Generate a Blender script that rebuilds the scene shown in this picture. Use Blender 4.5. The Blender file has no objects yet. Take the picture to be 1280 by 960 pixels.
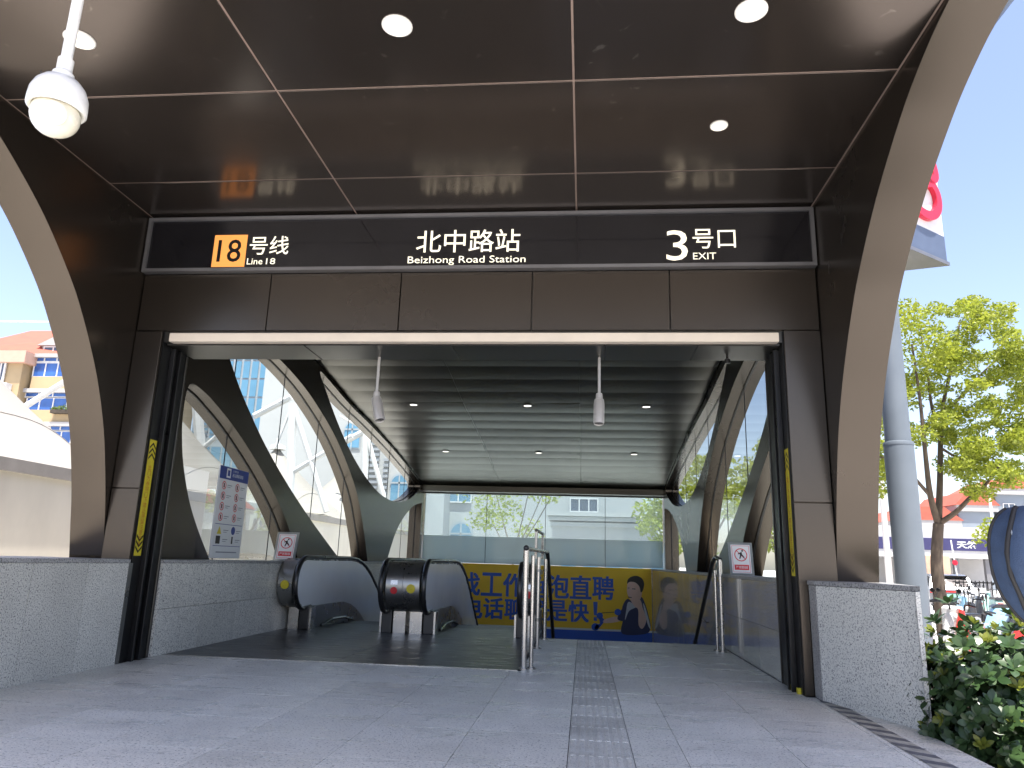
import bpy, bmesh, math, random
from mathutils import Vector, Matrix
random.seed(7)
SC = bpy.context.scene
COL = SC.collection
# ---------------------------------------------------------------- camera
R = ((0.9950843, 0.0061198, -0.0988419), (0.0945994, 0.2364984, 0.9670157), (0.0292939, -0.9716126, 0.2347569))
EYE = Vector((0, 0, 1.05))
FPX = 920.0
cam_data = bpy.data.cameras.new('camera')
cam_data.sensor_width = 36.0
cam_data.lens = FPX / 1280 * 36
cam_data.clip_start = 0.05
cam_data.clip_end = 2000
cam = bpy.data.objects.new('camera', cam_data)
COL.objects.link(cam)
cam.matrix_world = Matrix(((R[0][0], -R[0][1], -R[0][2], EYE.x), (R[1][0], -R[1][1], -R[1][2], EYE.y),
                           (R[2][0], -R[2][1], -R[2][2], EYE.z), (0, 0, 0, 1)))
SC.camera = cam
# ---------------------------------------------------------------- light
SUN_EL = math.radians(73)
SUN_AZ = math.radians(167)          # clockwise from +Y: behind the camera, to its right
SKY_STRENGTH = 0.086
SUN_STRENGTH = 3.1
EXPOSURE = 2.1
world = bpy.data.worlds.new('World')
SC.world = world
world.use_nodes = True
wn = world.node_tree
sky = wn.nodes.new('ShaderNodeTexSky')
sky.sky_type = 'NISHITA'
sky.sun_disc = False
sky.sun_elevation = SUN_EL
sky.sun_rotation = SUN_AZ
sky.altitude = 0
sky.air_density = 1.0
sky.dust_density = 1.6
sky.ozone_density = 1.3
tint = wn.nodes.new('ShaderNodeVectorMath')
tint.operation = 'MULTIPLY'
tint.inputs[1].default_value = (1.06, .945, .94)      # white balance of the whole sky
wn.links.new(sky.outputs[0], tint.inputs[0])
wn.links.new(tint.outputs[0], wn.nodes['Background'].inputs[0])
wn.nodes['Background'].inputs[1].default_value = SKY_STRENGTH
sd = Vector((math.sin(SUN_AZ) * math.cos(SUN_EL), math.cos(SUN_AZ) * math.cos(SUN_EL), math.sin(SUN_EL)))
sun_data = bpy.data.lights.new('sun', 'SUN')
sun_data.energy = SUN_STRENGTH
sun_data.angle = math.radians(0.5)
sun_data.color = (1.0, 0.95, 0.87)
sun = bpy.data.objects.new('sun', sun_data)
COL.objects.link(sun)
sun.rotation_euler = (-sd).to_track_quat('-Z', 'Y').to_euler()
sun.location = sd * 60
SC.view_settings.view_transform = 'Standard'
SC.view_settings.look = 'None'
SC.view_settings.exposure = EXPOSURE
SC.view_settings.gamma = 1
SC.view_settings.use_curve_mapping = False
SC.cycles.max_bounces = 10
SC.cycles.diffuse_bounces = 5
SC.cycles.glossy_bounces = 5
SC.cycles.transparent_max_bounces = 24
SC.cycles.use_denoising = True
SC.cycles.sample_clamp_indirect = 6
SC.cycles.caustics_reflective = False
SC.cycles.caustics_refractive = False

# ---------------------------------------------------------------- helpers
def ray(px, py):
    c = (px - 640.0, py - 480.0, FPX)
    return Vector([sum(R[i][k] * c[k] for k in range(3)) for i in range(3)])
def on_y(px, py, y):
    r = ray(px, py)
    return EYE + r * (y / r.y)
WORLD = {}
def link(o, parent=None):
    COL.objects.link(o)
    if parent is not None:
        o.parent = parent
        o.location = -WORLD.get(parent.name, Vector((0, 0, 0)))
    return o
def thing(name, label, cat, loc=(0, 0, 0), group=None):
    o = bpy.data.objects.new(name, None)
    o.empty_display_size = 0.2
    COL.objects.link(o)
    o.location = loc
    WORLD[o.name] = Vector(loc)
    return tag(o, label, cat, group)
def tag(o, label=None, cat=None, group=None, kind=None):
    if label: o['label'] = label
    if cat: o['category'] = cat
    if group: o['group'] = group
    if kind: o['kind'] = kind
    return o
def copy_tree(o, parent=None):
    c = o.copy()
    COL.objects.link(c)
    if parent is not None: c.parent = parent
    for ch in o.children: copy_tree(ch, c)
    return c
class MB:
    def __init__(s): s.v = []; s.f = []; s.m = []
    def add(s, vs, fs, mi=0):
        n = len(s.v)
        s.v += [tuple(v) for v in vs]
        s.f += [tuple(i + n for i in f) for f in fs]
        s.m += [mi] * len(fs)
        return s
    def box(s, x0, x1, y0, y1, z0, z1, mi=0):
        if x0 > x1: x0, x1 = x1, x0
        if y0 > y1: y0, y1 = y1, y0
        if z0 > z1: z0, z1 = z1, z0
        v = [(x0, y0, z0), (x1, y0, z0), (x1, y1, z0), (x0, y1, z0), (x0, y0, z1), (x1, y0, z1), (x1, y1, z1), (x0, y1, z1)]
        return s.add(v, [(3, 2, 1, 0), (4, 5, 6, 7), (0, 1, 5, 4), (1, 2, 6, 5), (2, 3, 7, 6), (3, 0, 4, 7)], mi)
    def prism(s, poly, axis, a, b, mi=0):
        """poly in the two other axes (cyclic order), extruded along axis from a to b"""
        area = sum(poly[i][0] * poly[(i + 1) % len(poly)][1] - poly[(i + 1) % len(poly)][0] * poly[i][1] for i in range(len(poly)))
        if area < 0: poly = poly[::-1]
        if a > b: a, b = b, a
        def mk(p, t):
            return {'x': (t, p[0], p[1]), 'y': (p[1], t, p[0]), 'z': (p[0], p[1], t)}[axis]
        n = len(poly)
        v = [mk(p, a) for p in poly] + [mk(p, b) for p in poly]
        f = [tuple(range(n - 1, -1, -1)), tuple(range(n, 2 * n))] + [(i, (i + 1) % n, (i + 1) % n + n, i + n) for i in range(n)]
        return s.add(v, f, mi)
    def tube(s, pts, r, n=8, closed=False, mi=0):
        pts = [Vector(p) for p in pts]
        k = len(pts)
        rr = r if isinstance(r, (list, tuple)) else [r] * k
        vs = []; up = None
        for i, p in enumerate(pts):
            if closed: d = pts[(i + 1) % k] - pts[i - 1]
            else: d = pts[min(i + 1, k - 1)] - pts[max(i - 1, 0)]
            d.normalize()
            if up is None:
                up = Vector((0, 0, 1)) if abs(d.z) < .9 else Vector((1, 0, 0))
            side = d.cross(up)
            if side.length < 1e-5: side = d.cross(Vector((0.3, 1, 0.2)))
            side.normalize()
            up = side.cross(d).normalized()
            for j in range(n):
                a = 2 * math.pi * j / n
                vs.append(p + (side * math.cos(a) + up * math.sin(a)) * rr[i])
        fs = []
        for i in range(k if closed else k - 1):
            for j in range(n):
                a = i * n + j; b = i * n + (j + 1) % n
                c = ((i + 1) % k) * n
                fs.append((a, b, c + (j + 1) % n, c + j))
        if not closed:
            fs.append(tuple(range(n - 1, -1, -1))); fs.append(tuple(range((k - 1) * n, k * n)))
        return s.add(vs, fs, mi)
    def lathe(s, prof, c=(0, 0, 0), n=20, axis='z', mi=0):
        vs = []; fs = []
        for (r, h) in prof:
            for j in range(n):
                a = 2 * math.pi * j / n
                q = (r * math.cos(a), r * math.sin(a), h)
                if axis == 'x': q = (q[2], q[0], q[1])
                if axis == 'y': q = (q[1], q[2], q[0])
                vs.append((c[0] + q[0], c[1] + q[1], c[2] + q[2]))
        for i in range(len(prof) - 1):
            for j in range(n):
                fs.append((i * n + j, i * n + (j + 1) % n, (i + 1) * n + (j + 1) % n, (i + 1) * n + j))
        if prof[0][0] > 1e-4: fs.append(tuple(range(n - 1, -1, -1)))
        if prof[-1][0] > 1e-4: fs.append(tuple(range((len(prof) - 1) * n, len(prof) * n)))
        return s.add(vs, fs, mi)
    def sphere(s, c, r, nu=14, nv=8, sc=(1, 1, 1), mi=0):
        pr = [(math.sin(math.pi * i / nv), -math.cos(math.pi * i / nv)) for i in range(nv + 1)]
        vs = []; fs = []
        for (a, h) in pr:
            for j in range(nu):
                t = 2 * math.pi * j / nu
                vs.append((c[0] + r * sc[0] * a * math.cos(t), c[1] + r * sc[1] * a * math.sin(t), c[2] + r * sc[2] * h))
        for i in range(nv):
            for j in range(nu):
                fs.append((i * nu + j, i * nu + (j + 1) % nu, (i + 1) * nu + (j + 1) % nu, (i + 1) * nu + j))
        return s.add(vs, fs, mi)
    def xform(s, M):
        s.v = [tuple(M @ Vector(v)) for v in s.v]
        return s
    def build(s, name, mat, parent=None, smooth=None, bevel=0.0):
        me = bpy.data.meshes.new(name)
        me.from_pydata(s.v, [], s.f)
        for m in (mat if isinstance(mat, (list, tuple)) else [mat]): me.materials.append(m)
        if len(set(s.m)) > 1: me.polygons.foreach_set('material_index', s.m)
        if bevel:
            bm = bmesh.new(); bm.from_mesh(me)
            bmesh.ops.bevel(bm, geom=bm.edges[:], offset=bevel, segments=2 if bevel > .01 else 1, affect='EDGES', profile=.6)
            bm.to_mesh(me); bm.free()
        if smooth is not None:
            me.shade_smooth()
            me.set_sharp_from_angle(angle=math.radians(smooth))
        me.update()
        return link(bpy.data.objects.new(name, me), parent)
def catmull(pts, n=6, closed=False):
    out = []; k = len(pts)
    for i in range(k if closed else k - 1):
        if closed: p0, p1, p2, p3 = pts[i - 1], pts[i], pts[(i + 1) % k], pts[(i + 2) % k]
        else: p0, p1, p2, p3 = pts[max(i - 1, 0)], pts[i], pts[i + 1], pts[min(i + 2, k - 1)]
        for j in range(n):
            t = j / n
            out.append(tuple(.5 * (2 * p1[a] + (p2[a] - p0[a]) * t + (2 * p0[a] - 5 * p1[a] + 4 * p2[a] - p3[a]) * t * t +
                                   (3 * p1[a] - p0[a] - 3 * p2[a] + p3[a]) * t ** 3) for a in range(len(p1))))
    if not closed: out.append(tuple(pts[-1]))
    return out
def interp(x, xs, ys):
    if x <= xs[0]: return ys[0]
    for i in range(len(xs) - 1):
        if x <= xs[i + 1]:
            t = (x - xs[i]) / (xs[i + 1] - xs[i])
            return ys[i] + t * (ys[i + 1] - ys[i])
    return ys[-1]
def filled_curve(loops, half, mapping, name, mat, parent=None, smooth=None):
    """flat outline with holes, extruded; mapping(u, v, w) gives the world position"""
    cu = bpy.data.curves.new(name, 'CURVE')
    cu.dimensions = '2D'; cu.fill_mode = 'BOTH'; cu.extrude = half
    for lp in loops:
        sp = cu.splines.new('POLY')
        sp.points.add(len(lp) - 1)
        for p, q in zip(sp.points, lp): p.co = (q[0], q[1], 0, 1)
        sp.use_cyclic_u = True
    tmp = bpy.data.objects.new(name, cu)
    COL.objects.link(tmp)
    dg = bpy.context.evaluated_depsgraph_get()
    me = bpy.data.meshes.new_from_object(tmp.evaluated_get(dg))
    bpy.data.objects.remove(tmp)
    bm = bmesh.new(); bm.from_mesh(me)
    bmesh.ops.remove_doubles(bm, verts=bm.verts, dist=1e-5)
    for v in bm.verts: v.co = mapping(*v.co)
    bmesh.ops.recalc_face_normals(bm, faces=bm.faces)
    bm.to_mesh(me); bm.free()
    me.materials.clear(); me.materials.append(mat)
    if smooth is not None:
        me.shade_smooth(); me.set_sharp_from_angle(angle=math.radians(smooth))
    me.name = name
    return link(bpy.data.objects.new(name, me), parent)
def text(body, rect, mapping, mat, parent, name='lettering', depth=0.001, bold=0.0):
    """lettering stretched into rect (u0, u1, v0, v1)"""
    cu = bpy.data.curves.new(name, 'FONT')
    cu.body = body; cu.size = 1; cu.extrude = 0.0; cu.offset = bold; cu.resolution_u = 3
    tmp = bpy.data.objects.new(name, cu)
    COL.objects.link(tmp)
    dg = bpy.context.evaluated_depsgraph_get()
    me = bpy.data.meshes.new_from_object(tmp.evaluated_get(dg))
    bpy.data.objects.remove(tmp)
    xs = [v.co.x for v in me.vertices]; ys = [v.co.y for v in me.vertices]
    x0, x1, y0, y1 = min(xs), max(xs), min(ys), max(ys)
    for v in me.vertices:
        u = rect[0] + (v.co.x - x0) / (x1 - x0) * (rect[1] - rect[0])
        w = rect[2] + (v.co.y - y0) / (y1 - y0) * (rect[3] - rect[2])
        v.co = mapping(u, w)
    me.materials.clear(); me.materials.append(mat)
    me.name = name
    return link(bpy.data.objects.new(name, me), parent)

# ---------------------------------------------------------------- materials
def nodes(name):
    m = bpy.data.materials.new(name)
    m.use_nodes = True
    nt = m.node_tree
    return m, nt, nt.nodes['Principled BSDF']
def N(nt, typ, **kw):
    n = nt.nodes.new(typ)
    for k, v in kw.items():
        if k in n.inputs: n.inputs[k].default_value = v
        else: setattr(n, k, v)
    return n
def rgba(c): return (c[0], c[1], c[2], 1)
def plain(name, c, rough=.5, metal=0.0, var=.12, vscale=3.0, bump=0.0, bscale=60.0, coat=0.0, stretch=(1, 1, 1), rvar=.08, emis=None, estr=0.0, tile=0.0, spec=.5, stain=0.0):
    """base colour with cloudy variation, uneven gloss, optional relief and per-piece shade"""
    m, nt, b = nodes(name)
    tc = N(nt, 'ShaderNodeTexCoord')
    mp = N(nt, 'ShaderNodeMapping'); mp.inputs['Scale'].default_value = stretch
    nt.links.new(tc.outputs['Object'], mp.inputs['Vector'])
    nz = N(nt, 'ShaderNodeTexNoise', Scale=vscale, Detail=5.0, Roughness=.62)
    nt.links.new(mp.outputs[0], nz.inputs['Vector'])
    ramp = N(nt, 'ShaderNodeMapRange')
    ramp.inputs['From Min'].default_value = .3; ramp.inputs['From Max'].default_value = .7
    ramp.inputs['To Min'].default_value = 1 - var; ramp.inputs['To Max'].default_value = 1 + var
    nt.links.new(nz.outputs[0], ramp.inputs[0])
    last = ramp.outputs[0]
    if tile:
        oi = N(nt, 'ShaderNodeObjectInfo')
        mr = N(nt, 'ShaderNodeMapRange'); mr.inputs['To Min'].default_value = 1 - tile; mr.inputs['To Max'].default_value = 1 + tile
        nt.links.new(oi.outputs['Random'], mr.inputs[0])
        mu = N(nt, 'ShaderNodeMath', operation='MULTIPLY')
        nt.links.new(last, mu.inputs[0]); nt.links.new(mr.outputs[0], mu.inputs[1]); last = mu.outputs[0]
    vm = N(nt, 'ShaderNodeVectorMath', operation='SCALE'); vm.inputs[0].default_value = c
    nt.links.new(last, vm.inputs['Scale'])
    nt.links.new(vm.outputs[0], b.inputs['Base Color'])
    if stain:                                     # small dried water marks
        ns = N(nt, 'ShaderNodeTexNoise', Scale=7.0, Detail=4.0, Roughness=.6, Distortion=.6); nt.links.new(tc.outputs['Object'], ns.inputs['Vector'])
        ms_ = N(nt, 'ShaderNodeMapRange'); ms_.inputs['From Min'].default_value = .66; ms_.inputs['From Max'].default_value = .74; ms_.inputs['To Max'].default_value = stain
        nt.links.new(ns.outputs[0], ms_.inputs[0])
        mxs = N(nt, 'ShaderNodeMix', data_type='RGBA'); mxs.inputs['B'].default_value = (.42, .38, .34, 1)
        nt.links.new(ms_.outputs[0], mxs.inputs['Factor']); nt.links.new(vm.outputs[0], mxs.inputs['A'])
        nt.links.new(mxs.outputs['Result'], b.inputs['Base Color'])
    if rvar:
        r2 = N(nt, 'ShaderNodeMapRange'); r2.inputs['From Min'].default_value = .3; r2.inputs['From Max'].default_value = .7
        r2.inputs['To Min'].default_value = max(.02, rough - rvar); r2.inputs['To Max'].default_value = min(1, rough + rvar)
        nt.links.new(nz.outputs[0], r2.inputs[0]); nt.links.new(r2.outputs[0], b.inputs['Roughness'])
    else: b.inputs['Roughness'].default_value = rough
    b.inputs['Metallic'].default_value = metal
    b.inputs['Coat Weight'].default_value = coat
    b.inputs['Specular IOR Level'].default_value = spec
    if bump:
        n2 = N(nt, 'ShaderNodeTexNoise', Scale=bscale, Detail=3.0)
        nt.links.new(mp.outputs[0], n2.inputs['Vector'])
        bp = N(nt, 'ShaderNodeBump', Strength=bump, Distance=.01)
        nt.links.new(n2.outputs[0], bp.inputs['Height']); nt.links.new(bp.outputs[0], b.inputs['Normal'])
    if emis:
        b.inputs['Emission Color'].default_value = rgba(emis); b.inputs['Emission Strength'].default_value = estr
    return m
def granite(name, light, mid, dark, scale, rough, coat=0.0, bump=0.0, dirt=.25, patch=0.0, lo=.40, hi=.62, tile=.09):
    m, nt, b = nodes(name)
    tc = N(nt, 'ShaderNodeTexCoord')
    co = tc.outputs['Object']
    n1 = N(nt, 'ShaderNodeTexNoise', Scale=scale, Detail=3.0, Roughness=.7); nt.links.new(co, n1.inputs['Vector'])
    cr = N(nt, 'ShaderNodeValToRGB')
    e = cr.color_ramp.elements
    e[0].position = lo; e[0].color = rgba(dark)
    e[1].position = hi; e[1].color = rgba(light)
    k = cr.color_ramp.elements.new(lo + .045); k.color = rgba(mid)
    nt.links.new(n1.outputs[0], cr.inputs[0])
    n2 = N(nt, 'ShaderNodeTexNoise', Scale=1.6, Detail=6.0, Roughness=.65); nt.links.new(co, n2.inputs['Vector'])
    mr = N(nt, 'ShaderNodeMapRange'); mr.inputs['From Min'].default_value = .3; mr.inputs['From Max'].default_value = .65
    mr.inputs['To Min'].default_value = 1 - dirt; mr.inputs['To Max'].default_value = 1.0
    nt.links.new(n2.outputs[0], mr.inputs[0])
    oi = N(nt, 'ShaderNodeObjectInfo')
    m2 = N(nt, 'ShaderNodeMapRange'); m2.inputs['To Min'].default_value = 1 - tile; m2.inputs['To Max'].default_value = 1 + tile
    nt.links.new(oi.outputs['Random'], m2.inputs[0])
    mu = N(nt, 'ShaderNodeMath', operation='MULTIPLY'); nt.links.new(mr.outputs[0], mu.inputs[0]); nt.links.new(m2.outputs[0], mu.inputs[1])
    vm = N(nt, 'ShaderNodeVectorMath', operation='SCALE')
    nt.links.new(cr.outputs[0], vm.inputs[0]); nt.links.new(mu.outputs[0], vm.inputs['Scale'])
    nt.links.new(vm.outputs[0], b.inputs['Base Color'])
    b.inputs['Roughness'].default_value = rough
    b.inputs['Coat Weight'].default_value = coat
    b.inputs['Coat Roughness'].default_value = .04
    if patch:                                     # worn, polished patches in a flamed surface
        mp = N(nt, 'ShaderNodeMapping'); mp.inputs['Scale'].default_value = (.8, 2.2, 1)
        nt.links.new(co, mp.inputs[0])
        n3 = N(nt, 'ShaderNodeTexNoise', Scale=1.7, Detail=7.0, Roughness=.7); nt.links.new(mp.outputs[0], n3.inputs['Vector'])
        m3 = N(nt, 'ShaderNodeMapRange'); m3.inputs['From Min'].default_value = .42; m3.inputs['From Max'].default_value = .66
        m3.inputs['To Min'].default_value = rough + .1; m3.inputs['To Max'].default_value = max(.08, rough - patch)
        nt.links.new(n3.outputs[0], m3.inputs[0]); nt.links.new(m3.outputs[0], b.inputs['Roughness'])
        # pale mineral scuffs, broken up by the grain
        n5 = N(nt, 'ShaderNodeTexNoise', Scale=38.0, Detail=4.0, Roughness=.75); nt.links.new(mp.outputs[0], n5.inputs['Vector'])
        ml = N(nt, 'ShaderNodeMath', operation='MULTIPLY'); nt.links.new(n3.outputs[0], ml.inputs[0]); nt.links.new(n5.outputs[0], ml.inputs[1])
        m5 = N(nt, 'ShaderNodeMapRange'); m5.inputs['From Min'].default_value = .275; m5.inputs['From Max'].default_value = .36
        m5.inputs['To Min'].default_value = 0; m5.inputs['To Max'].default_value = .55
        nt.links.new(ml.outputs[0], m5.inputs[0])
        mxp = N(nt, 'ShaderNodeMix', data_type='RGBA'); mxp.inputs['B'].default_value = (.82, .82, .80, 1)
        nt.links.new(m5.outputs[0], mxp.inputs['Factor']); nt.links.new(vm.outputs[0], mxp.inputs['A'])
        vo = N(nt, 'ShaderNodeTexVoronoi', Scale=1.9); nt.links.new(co, vo.inputs['Vector'])          # trodden gum and drip marks
        m6 = N(nt, 'ShaderNodeMapRange'); m6.inputs['From Min'].default_value = .035; m6.inputs['From Max'].default_value = .06
        m6.inputs['To Min'].default_value = .45; m6.inputs['To Max'].default_value = 0
        nt.links.new(vo.outputs['Distance'], m6.inputs[0])
        n7 = N(nt, 'ShaderNodeTexNoise', Scale=.9, Detail=6.0, Roughness=.7); nt.links.new(co, n7.inputs['Vector'])   # walked-in dirt
        m7 = N(nt, 'ShaderNodeMapRange'); m7.inputs['From Min'].default_value = .5; m7.inputs['From Max'].default_value = .72; m7.inputs['To Max'].default_value = .3
        nt.links.new(n7.outputs[0], m7.inputs[0])
        mm = N(nt, 'ShaderNodeMath', operation='MAXIMUM'); nt.links.new(m6.outputs[0], mm.inputs[0]); nt.links.new(m7.outputs[0], mm.inputs[1])
        mxg = N(nt, 'ShaderNodeMix', data_type='RGBA'); mxg.inputs['B'].default_value = (.26, .25, .23, 1)
        nt.links.new(mm.outputs[0], mxg.inputs['Factor']); nt.links.new(mxp.outputs['Result'], mxg.inputs['A'])
        nt.links.new(mxg.outputs['Result'], b.inputs['Base Color'])
    if bump:
        n4 = N(nt, 'ShaderNodeTexNoise', Scale=scale * 1.3, Detail=2.0); nt.links.new(co, n4.inputs['Vector'])
        bp = N(nt, 'ShaderNodeBump', Strength=bump, Distance=.004)
        nt.links.new(n4.outputs[0], bp.inputs['Height']); nt.links.new(bp.outputs[0], b.inputs['Normal'])
    return m
def glass(name, tint, refl=1.0, milk=0.0, milk_col=(.6, .7, .72)):
    m = bpy.data.materials.new(name); m.use_nodes = True
    nt = m.node_tree; nt.nodes.clear()
    out = N(nt, 'ShaderNodeOutputMaterial')
    tr = N(nt, 'ShaderNodeBsdfTransparent'); tr.inputs[0].default_value = rgba(tint)
    body = tr.outputs[0]
    if milk:
        df = N(nt, 'ShaderNodeBsdfDiffuse'); df.inputs[0].default_value = rgba(milk_col)
        tl = N(nt, 'ShaderNodeBsdfTranslucent'); tl.inputs[0].default_value = rgba(milk_col)
        a = N(nt, 'ShaderNodeMixShader'); a.inputs[0].default_value = .5
        nt.links.new(df.outputs[0], a.inputs[1]); nt.links.new(tl.outputs[0], a.inputs[2])
        mk = N(nt, 'ShaderNodeMixShader'); mk.inputs[0].default_value = milk
        nt.links.new(body, mk.inputs[1]); nt.links.new(a.outputs[0], mk.inputs[2]); body = mk.outputs[0]
    gl = N(nt, 'ShaderNodeBsdfGlossy'); gl.inputs['Roughness'].default_value = .015
    fr = N(nt, 'ShaderNodeFresnel'); fr.inputs['IOR'].default_value = 1.45
    mu = N(nt, 'ShaderNodeMath', operation='MULTIPLY'); mu.inputs[1].default_value = refl
    nt.links.new(fr.outputs[0], mu.inputs[0])
    mx = N(nt, 'ShaderNodeMixShader')
    nt.links.new(mu.outputs[0], mx.inputs[0]); nt.links.new(body, mx.inputs[1]); nt.links.new(gl.outputs[0], mx.inputs[2])
    nt.links.new(mx.outputs[0], out.inputs[0])
    return m
def foliage(name, c1, c2, trans=.45, rough=.45):
    m, nt, b = nodes(name)
    tc = N(nt, 'ShaderNodeTexCoord')
    nz = N(nt, 'ShaderNodeTexNoise', Scale=2.4, Detail=4.0); nt.links.new(tc.outputs['Object'], nz.inputs['Vector'])
    gi = N(nt, 'ShaderNodeNewGeometry')
    ad = N(nt, 'ShaderNodeMath', operation='MULTIPLY_ADD'); ad.inputs[1].default_value = .5
    nt.links.new(gi.outputs['Random Per Island'], ad.inputs[0])
    sb = N(nt, 'ShaderNodeMath', operation='SUBTRACT'); sb.inputs[1].default_value = .25
    nt.links.new(nz.outputs[0], sb.inputs[0]); nt.links.new(sb.outputs[0], ad.inputs[2])
    mx = N(nt, 'ShaderNodeMix', data_type='RGBA')
    mx.inputs['A'].default_value = rgba(c1); mx.inputs['B'].default_value = rgba(c2)
    nt.links.new(ad.outputs[0], mx.inputs['Factor'])
    nt.links.new(mx.outputs['Result'], b.inputs['Base Color'])
    b.inputs['Roughness'].default_value = rough
    tl = N(nt, 'ShaderNodeBsdfTranslucent'); nt.links.new(mx.outputs['Result'], tl.inputs[0])
    ms = N(nt, 'ShaderNodeMixShader'); ms.inputs[0].default_value = trans
    nt.links.new(b.outputs[0], ms.inputs[1]); nt.links.new(tl.outputs[0], ms.inputs[2])
    nt.links.new(ms.outputs[0], nt.nodes['Material Output'].inputs[0])
    return m
def emitter(name, c, s):
    m, nt, b = nodes(name)
    b.inputs['Base Color'].default_value = rgba(c)
    b.inputs['Emission Color'].default_value = rgba(c); b.inputs['Emission Strength'].default_value = s
    return m

BRONZE = plain('bronze_metal', (.088, .075, .063), .27, .88, .02, .5, rvar=.008)
BRONZE_CEIL = plain('bronze_ceiling_metal', (.098, .082, .073), .2, .8, .05, .7, rvar=.025, tile=.06, stain=.35)
BRONZE_LIGHT = plain('bronze_joint_metal', (.30, .225, .19), .5, .0, .08)
INNER = plain('brushed_dark_metal', (.10, .096, .088), .3, .85, .03, .5, rvar=.015)
RIB = plain('ribbed_ceiling_metal', (.078, .073, .060), .3, .9, .025, .4, rvar=.01, tile=.07)
BLACK = plain('black_metal', (.012, .012, .013), .35, .3, .2)
RUBBER = plain('black_rubber', (.014, .014, .015), .32, 0, .2, coat=.3)
FRAME = plain('grey_sign_frame', (.2, .2, .21), .4, .6, .08)
SIGNGLASS = plain('black_sign_glass', (.008, .008, .01), .12, 0, .2, coat=.2)
LETTER = emitter('cream_backlit_letter', (.93, .88, .70), .22)
ORANGE = emitter('orange_backlit_square', (.80, .30, .07), .19)
CREAMBAR = plain('cream_shutter_bar', (.72, .64, .54), .5, 0, .06)
STEEL = plain('brushed_stainless_steel', (.55, .53, .5), .26, .95, .08, 6, rvar=.06)
STEEL_DK = plain('dull_stainless_steel', (.3, .3, .29), .3, .9, .12, 4, rvar=.08)
PLATE = plain('ribbed_landing_plate', (.13, .135, .145), .34, .7, .2, 2.5, bump=.1, bscale=90, stretch=(1, 4, 1), rvar=.12)
GR_WALL = granite('speckled_wall_granite', (.80, .785, .72), (.67, .657, .605), (.13, .13, .135), 85, .32, .12, dirt=.16)
GR_POL = granite('polished_wall_granite', (.66, .64, .60), (.50, .485, .455), (.11, .11, .11), 80, .16, .6, dirt=.2)
GR_CAP = granite('cap_granite', (.52, .51, .50), (.36, .36, .355), (.12, .12, .12), 70, .4, .1, dirt=.3)
GR_FLOOR = granite('flamed_floor_granite', (.84, .82, .745), (.74, .722, .655), (.13, .13, .135), 62, .46, 0, bump=.8, dirt=.12, patch=.36, lo=.37, hi=.60, tile=.08)
GR_TACT = granite('tactile_granite', (.78, .76, .69), (.66, .645, .585), (.22, .22, .22), 95, .5, 0, bump=.4, dirt=.35, patch=.25, lo=.36, hi=.66)
GROUT = plain('dark_grout', (.06, .06, .062), .9)
CONCRETE = plain('street_concrete', (.55, .53, .50), .85, 0, .14, .35, bump=.3, bscale=30)
ASPHALT = plain('asphalt', (.16, .155, .15), .9, 0, .2, .5, bump=.3, bscale=60)
PANE = glass('clear_glass', (.88, .94, .93), .55)
PANE_BACK = glass('tinted_back_glass', (.84, .93, .94), .7, .2, (.7, .78, .8))
FROST = glass('frosted_glass', (.55, .66, .69), .9, .72, (.58, .69, .71))
WHITE = plain('white_paint', (.78, .77, .74), .45, 0, .05)
OFFWHITE = plain('aged_white_plastic', (.72, .70, .65), .35, 0, .06)
# ================================================================ SETTING
XL, XR, TH = -4.72, 2.25, .36
YP, YB = 7.0, 21.7
STREET = -.5
g = MB()
def ground_quad(m, x0, x1, y0, y1, z): m.add([(x0, y0, z), (x1, y0, z), (x1, y1, z), (x0, y1, z)], [(0, 1, 2, 3)])
# one sheet with the stairwell cut out of it
ground_quad(g, -900, -5.0, -300, 1500, STREET); ground_quad(g, 2.55, 900, -300, 1500, STREET)
ground_quad(g, -5.0, 2.55, -300, 7.4, STREET); ground_quad(g, -5.0, 2.55, 21.9, 1500, STREET)
tag(g.build('street_ground', CONCRETE), kind='structure')
road = MB(); road.box(9, 900, 26.0, 33.0, STREET - .05, STREET + .004)
tag(road.build('road', ASPHALT), kind='structure')

# raised entrance platform with granite paving
plat = MB()
plat.box(-5.2, 2.32, 2.6, 7.74, STREET - .1, -.007)
plat.box(-.64, 1.95, 7.74, 11.12, STREET - .1, -.0075)
platform = plat.build('platform', GROUT)
tag(platform, kind='structure')
xs_left = [-4.4, -3.97, -3.32, -2.67, -2.02, -1.37, -.72, -.085]
xs_right = [.285, .58, 1.23, 1.9]
ys = [2.6, 3.42, 4.24, 5.06, 5.88, 6.7, 7.74]
def slab(x0, x1, y0, y1, name='paving_slab', mat=None, top=0.0):
    dz = random.uniform(-.0003, .0003); gp = .002
    MB().box(x0 + gp, x1 - gp, y0 + gp, y1 - gp, -.03, top + dz).build(name, mat or GR_FLOOR, platform)
for j in range(len(ys) - 1):
    for xs in (xs_left, xs_right):
        for i in range(len(xs) - 1):
            slab(xs[i], xs[i + 1], ys[j], ys[j + 1])
    if ys[j + 1] <= 6.75: slab(1.9, 2.318, ys[j], ys[j + 1])
    else: slab(1.9, 1.975, ys[j], 6.95)
yi = [7.74, 8.58, 9.42, 10.26, 11.1]
for j in range(4):
    for a, b in ((-.62, -.085), (.285, .58), (.58, 1.23), (1.23, 1.885)): slab(a, b, yi[j], yi[j + 1])
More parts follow.
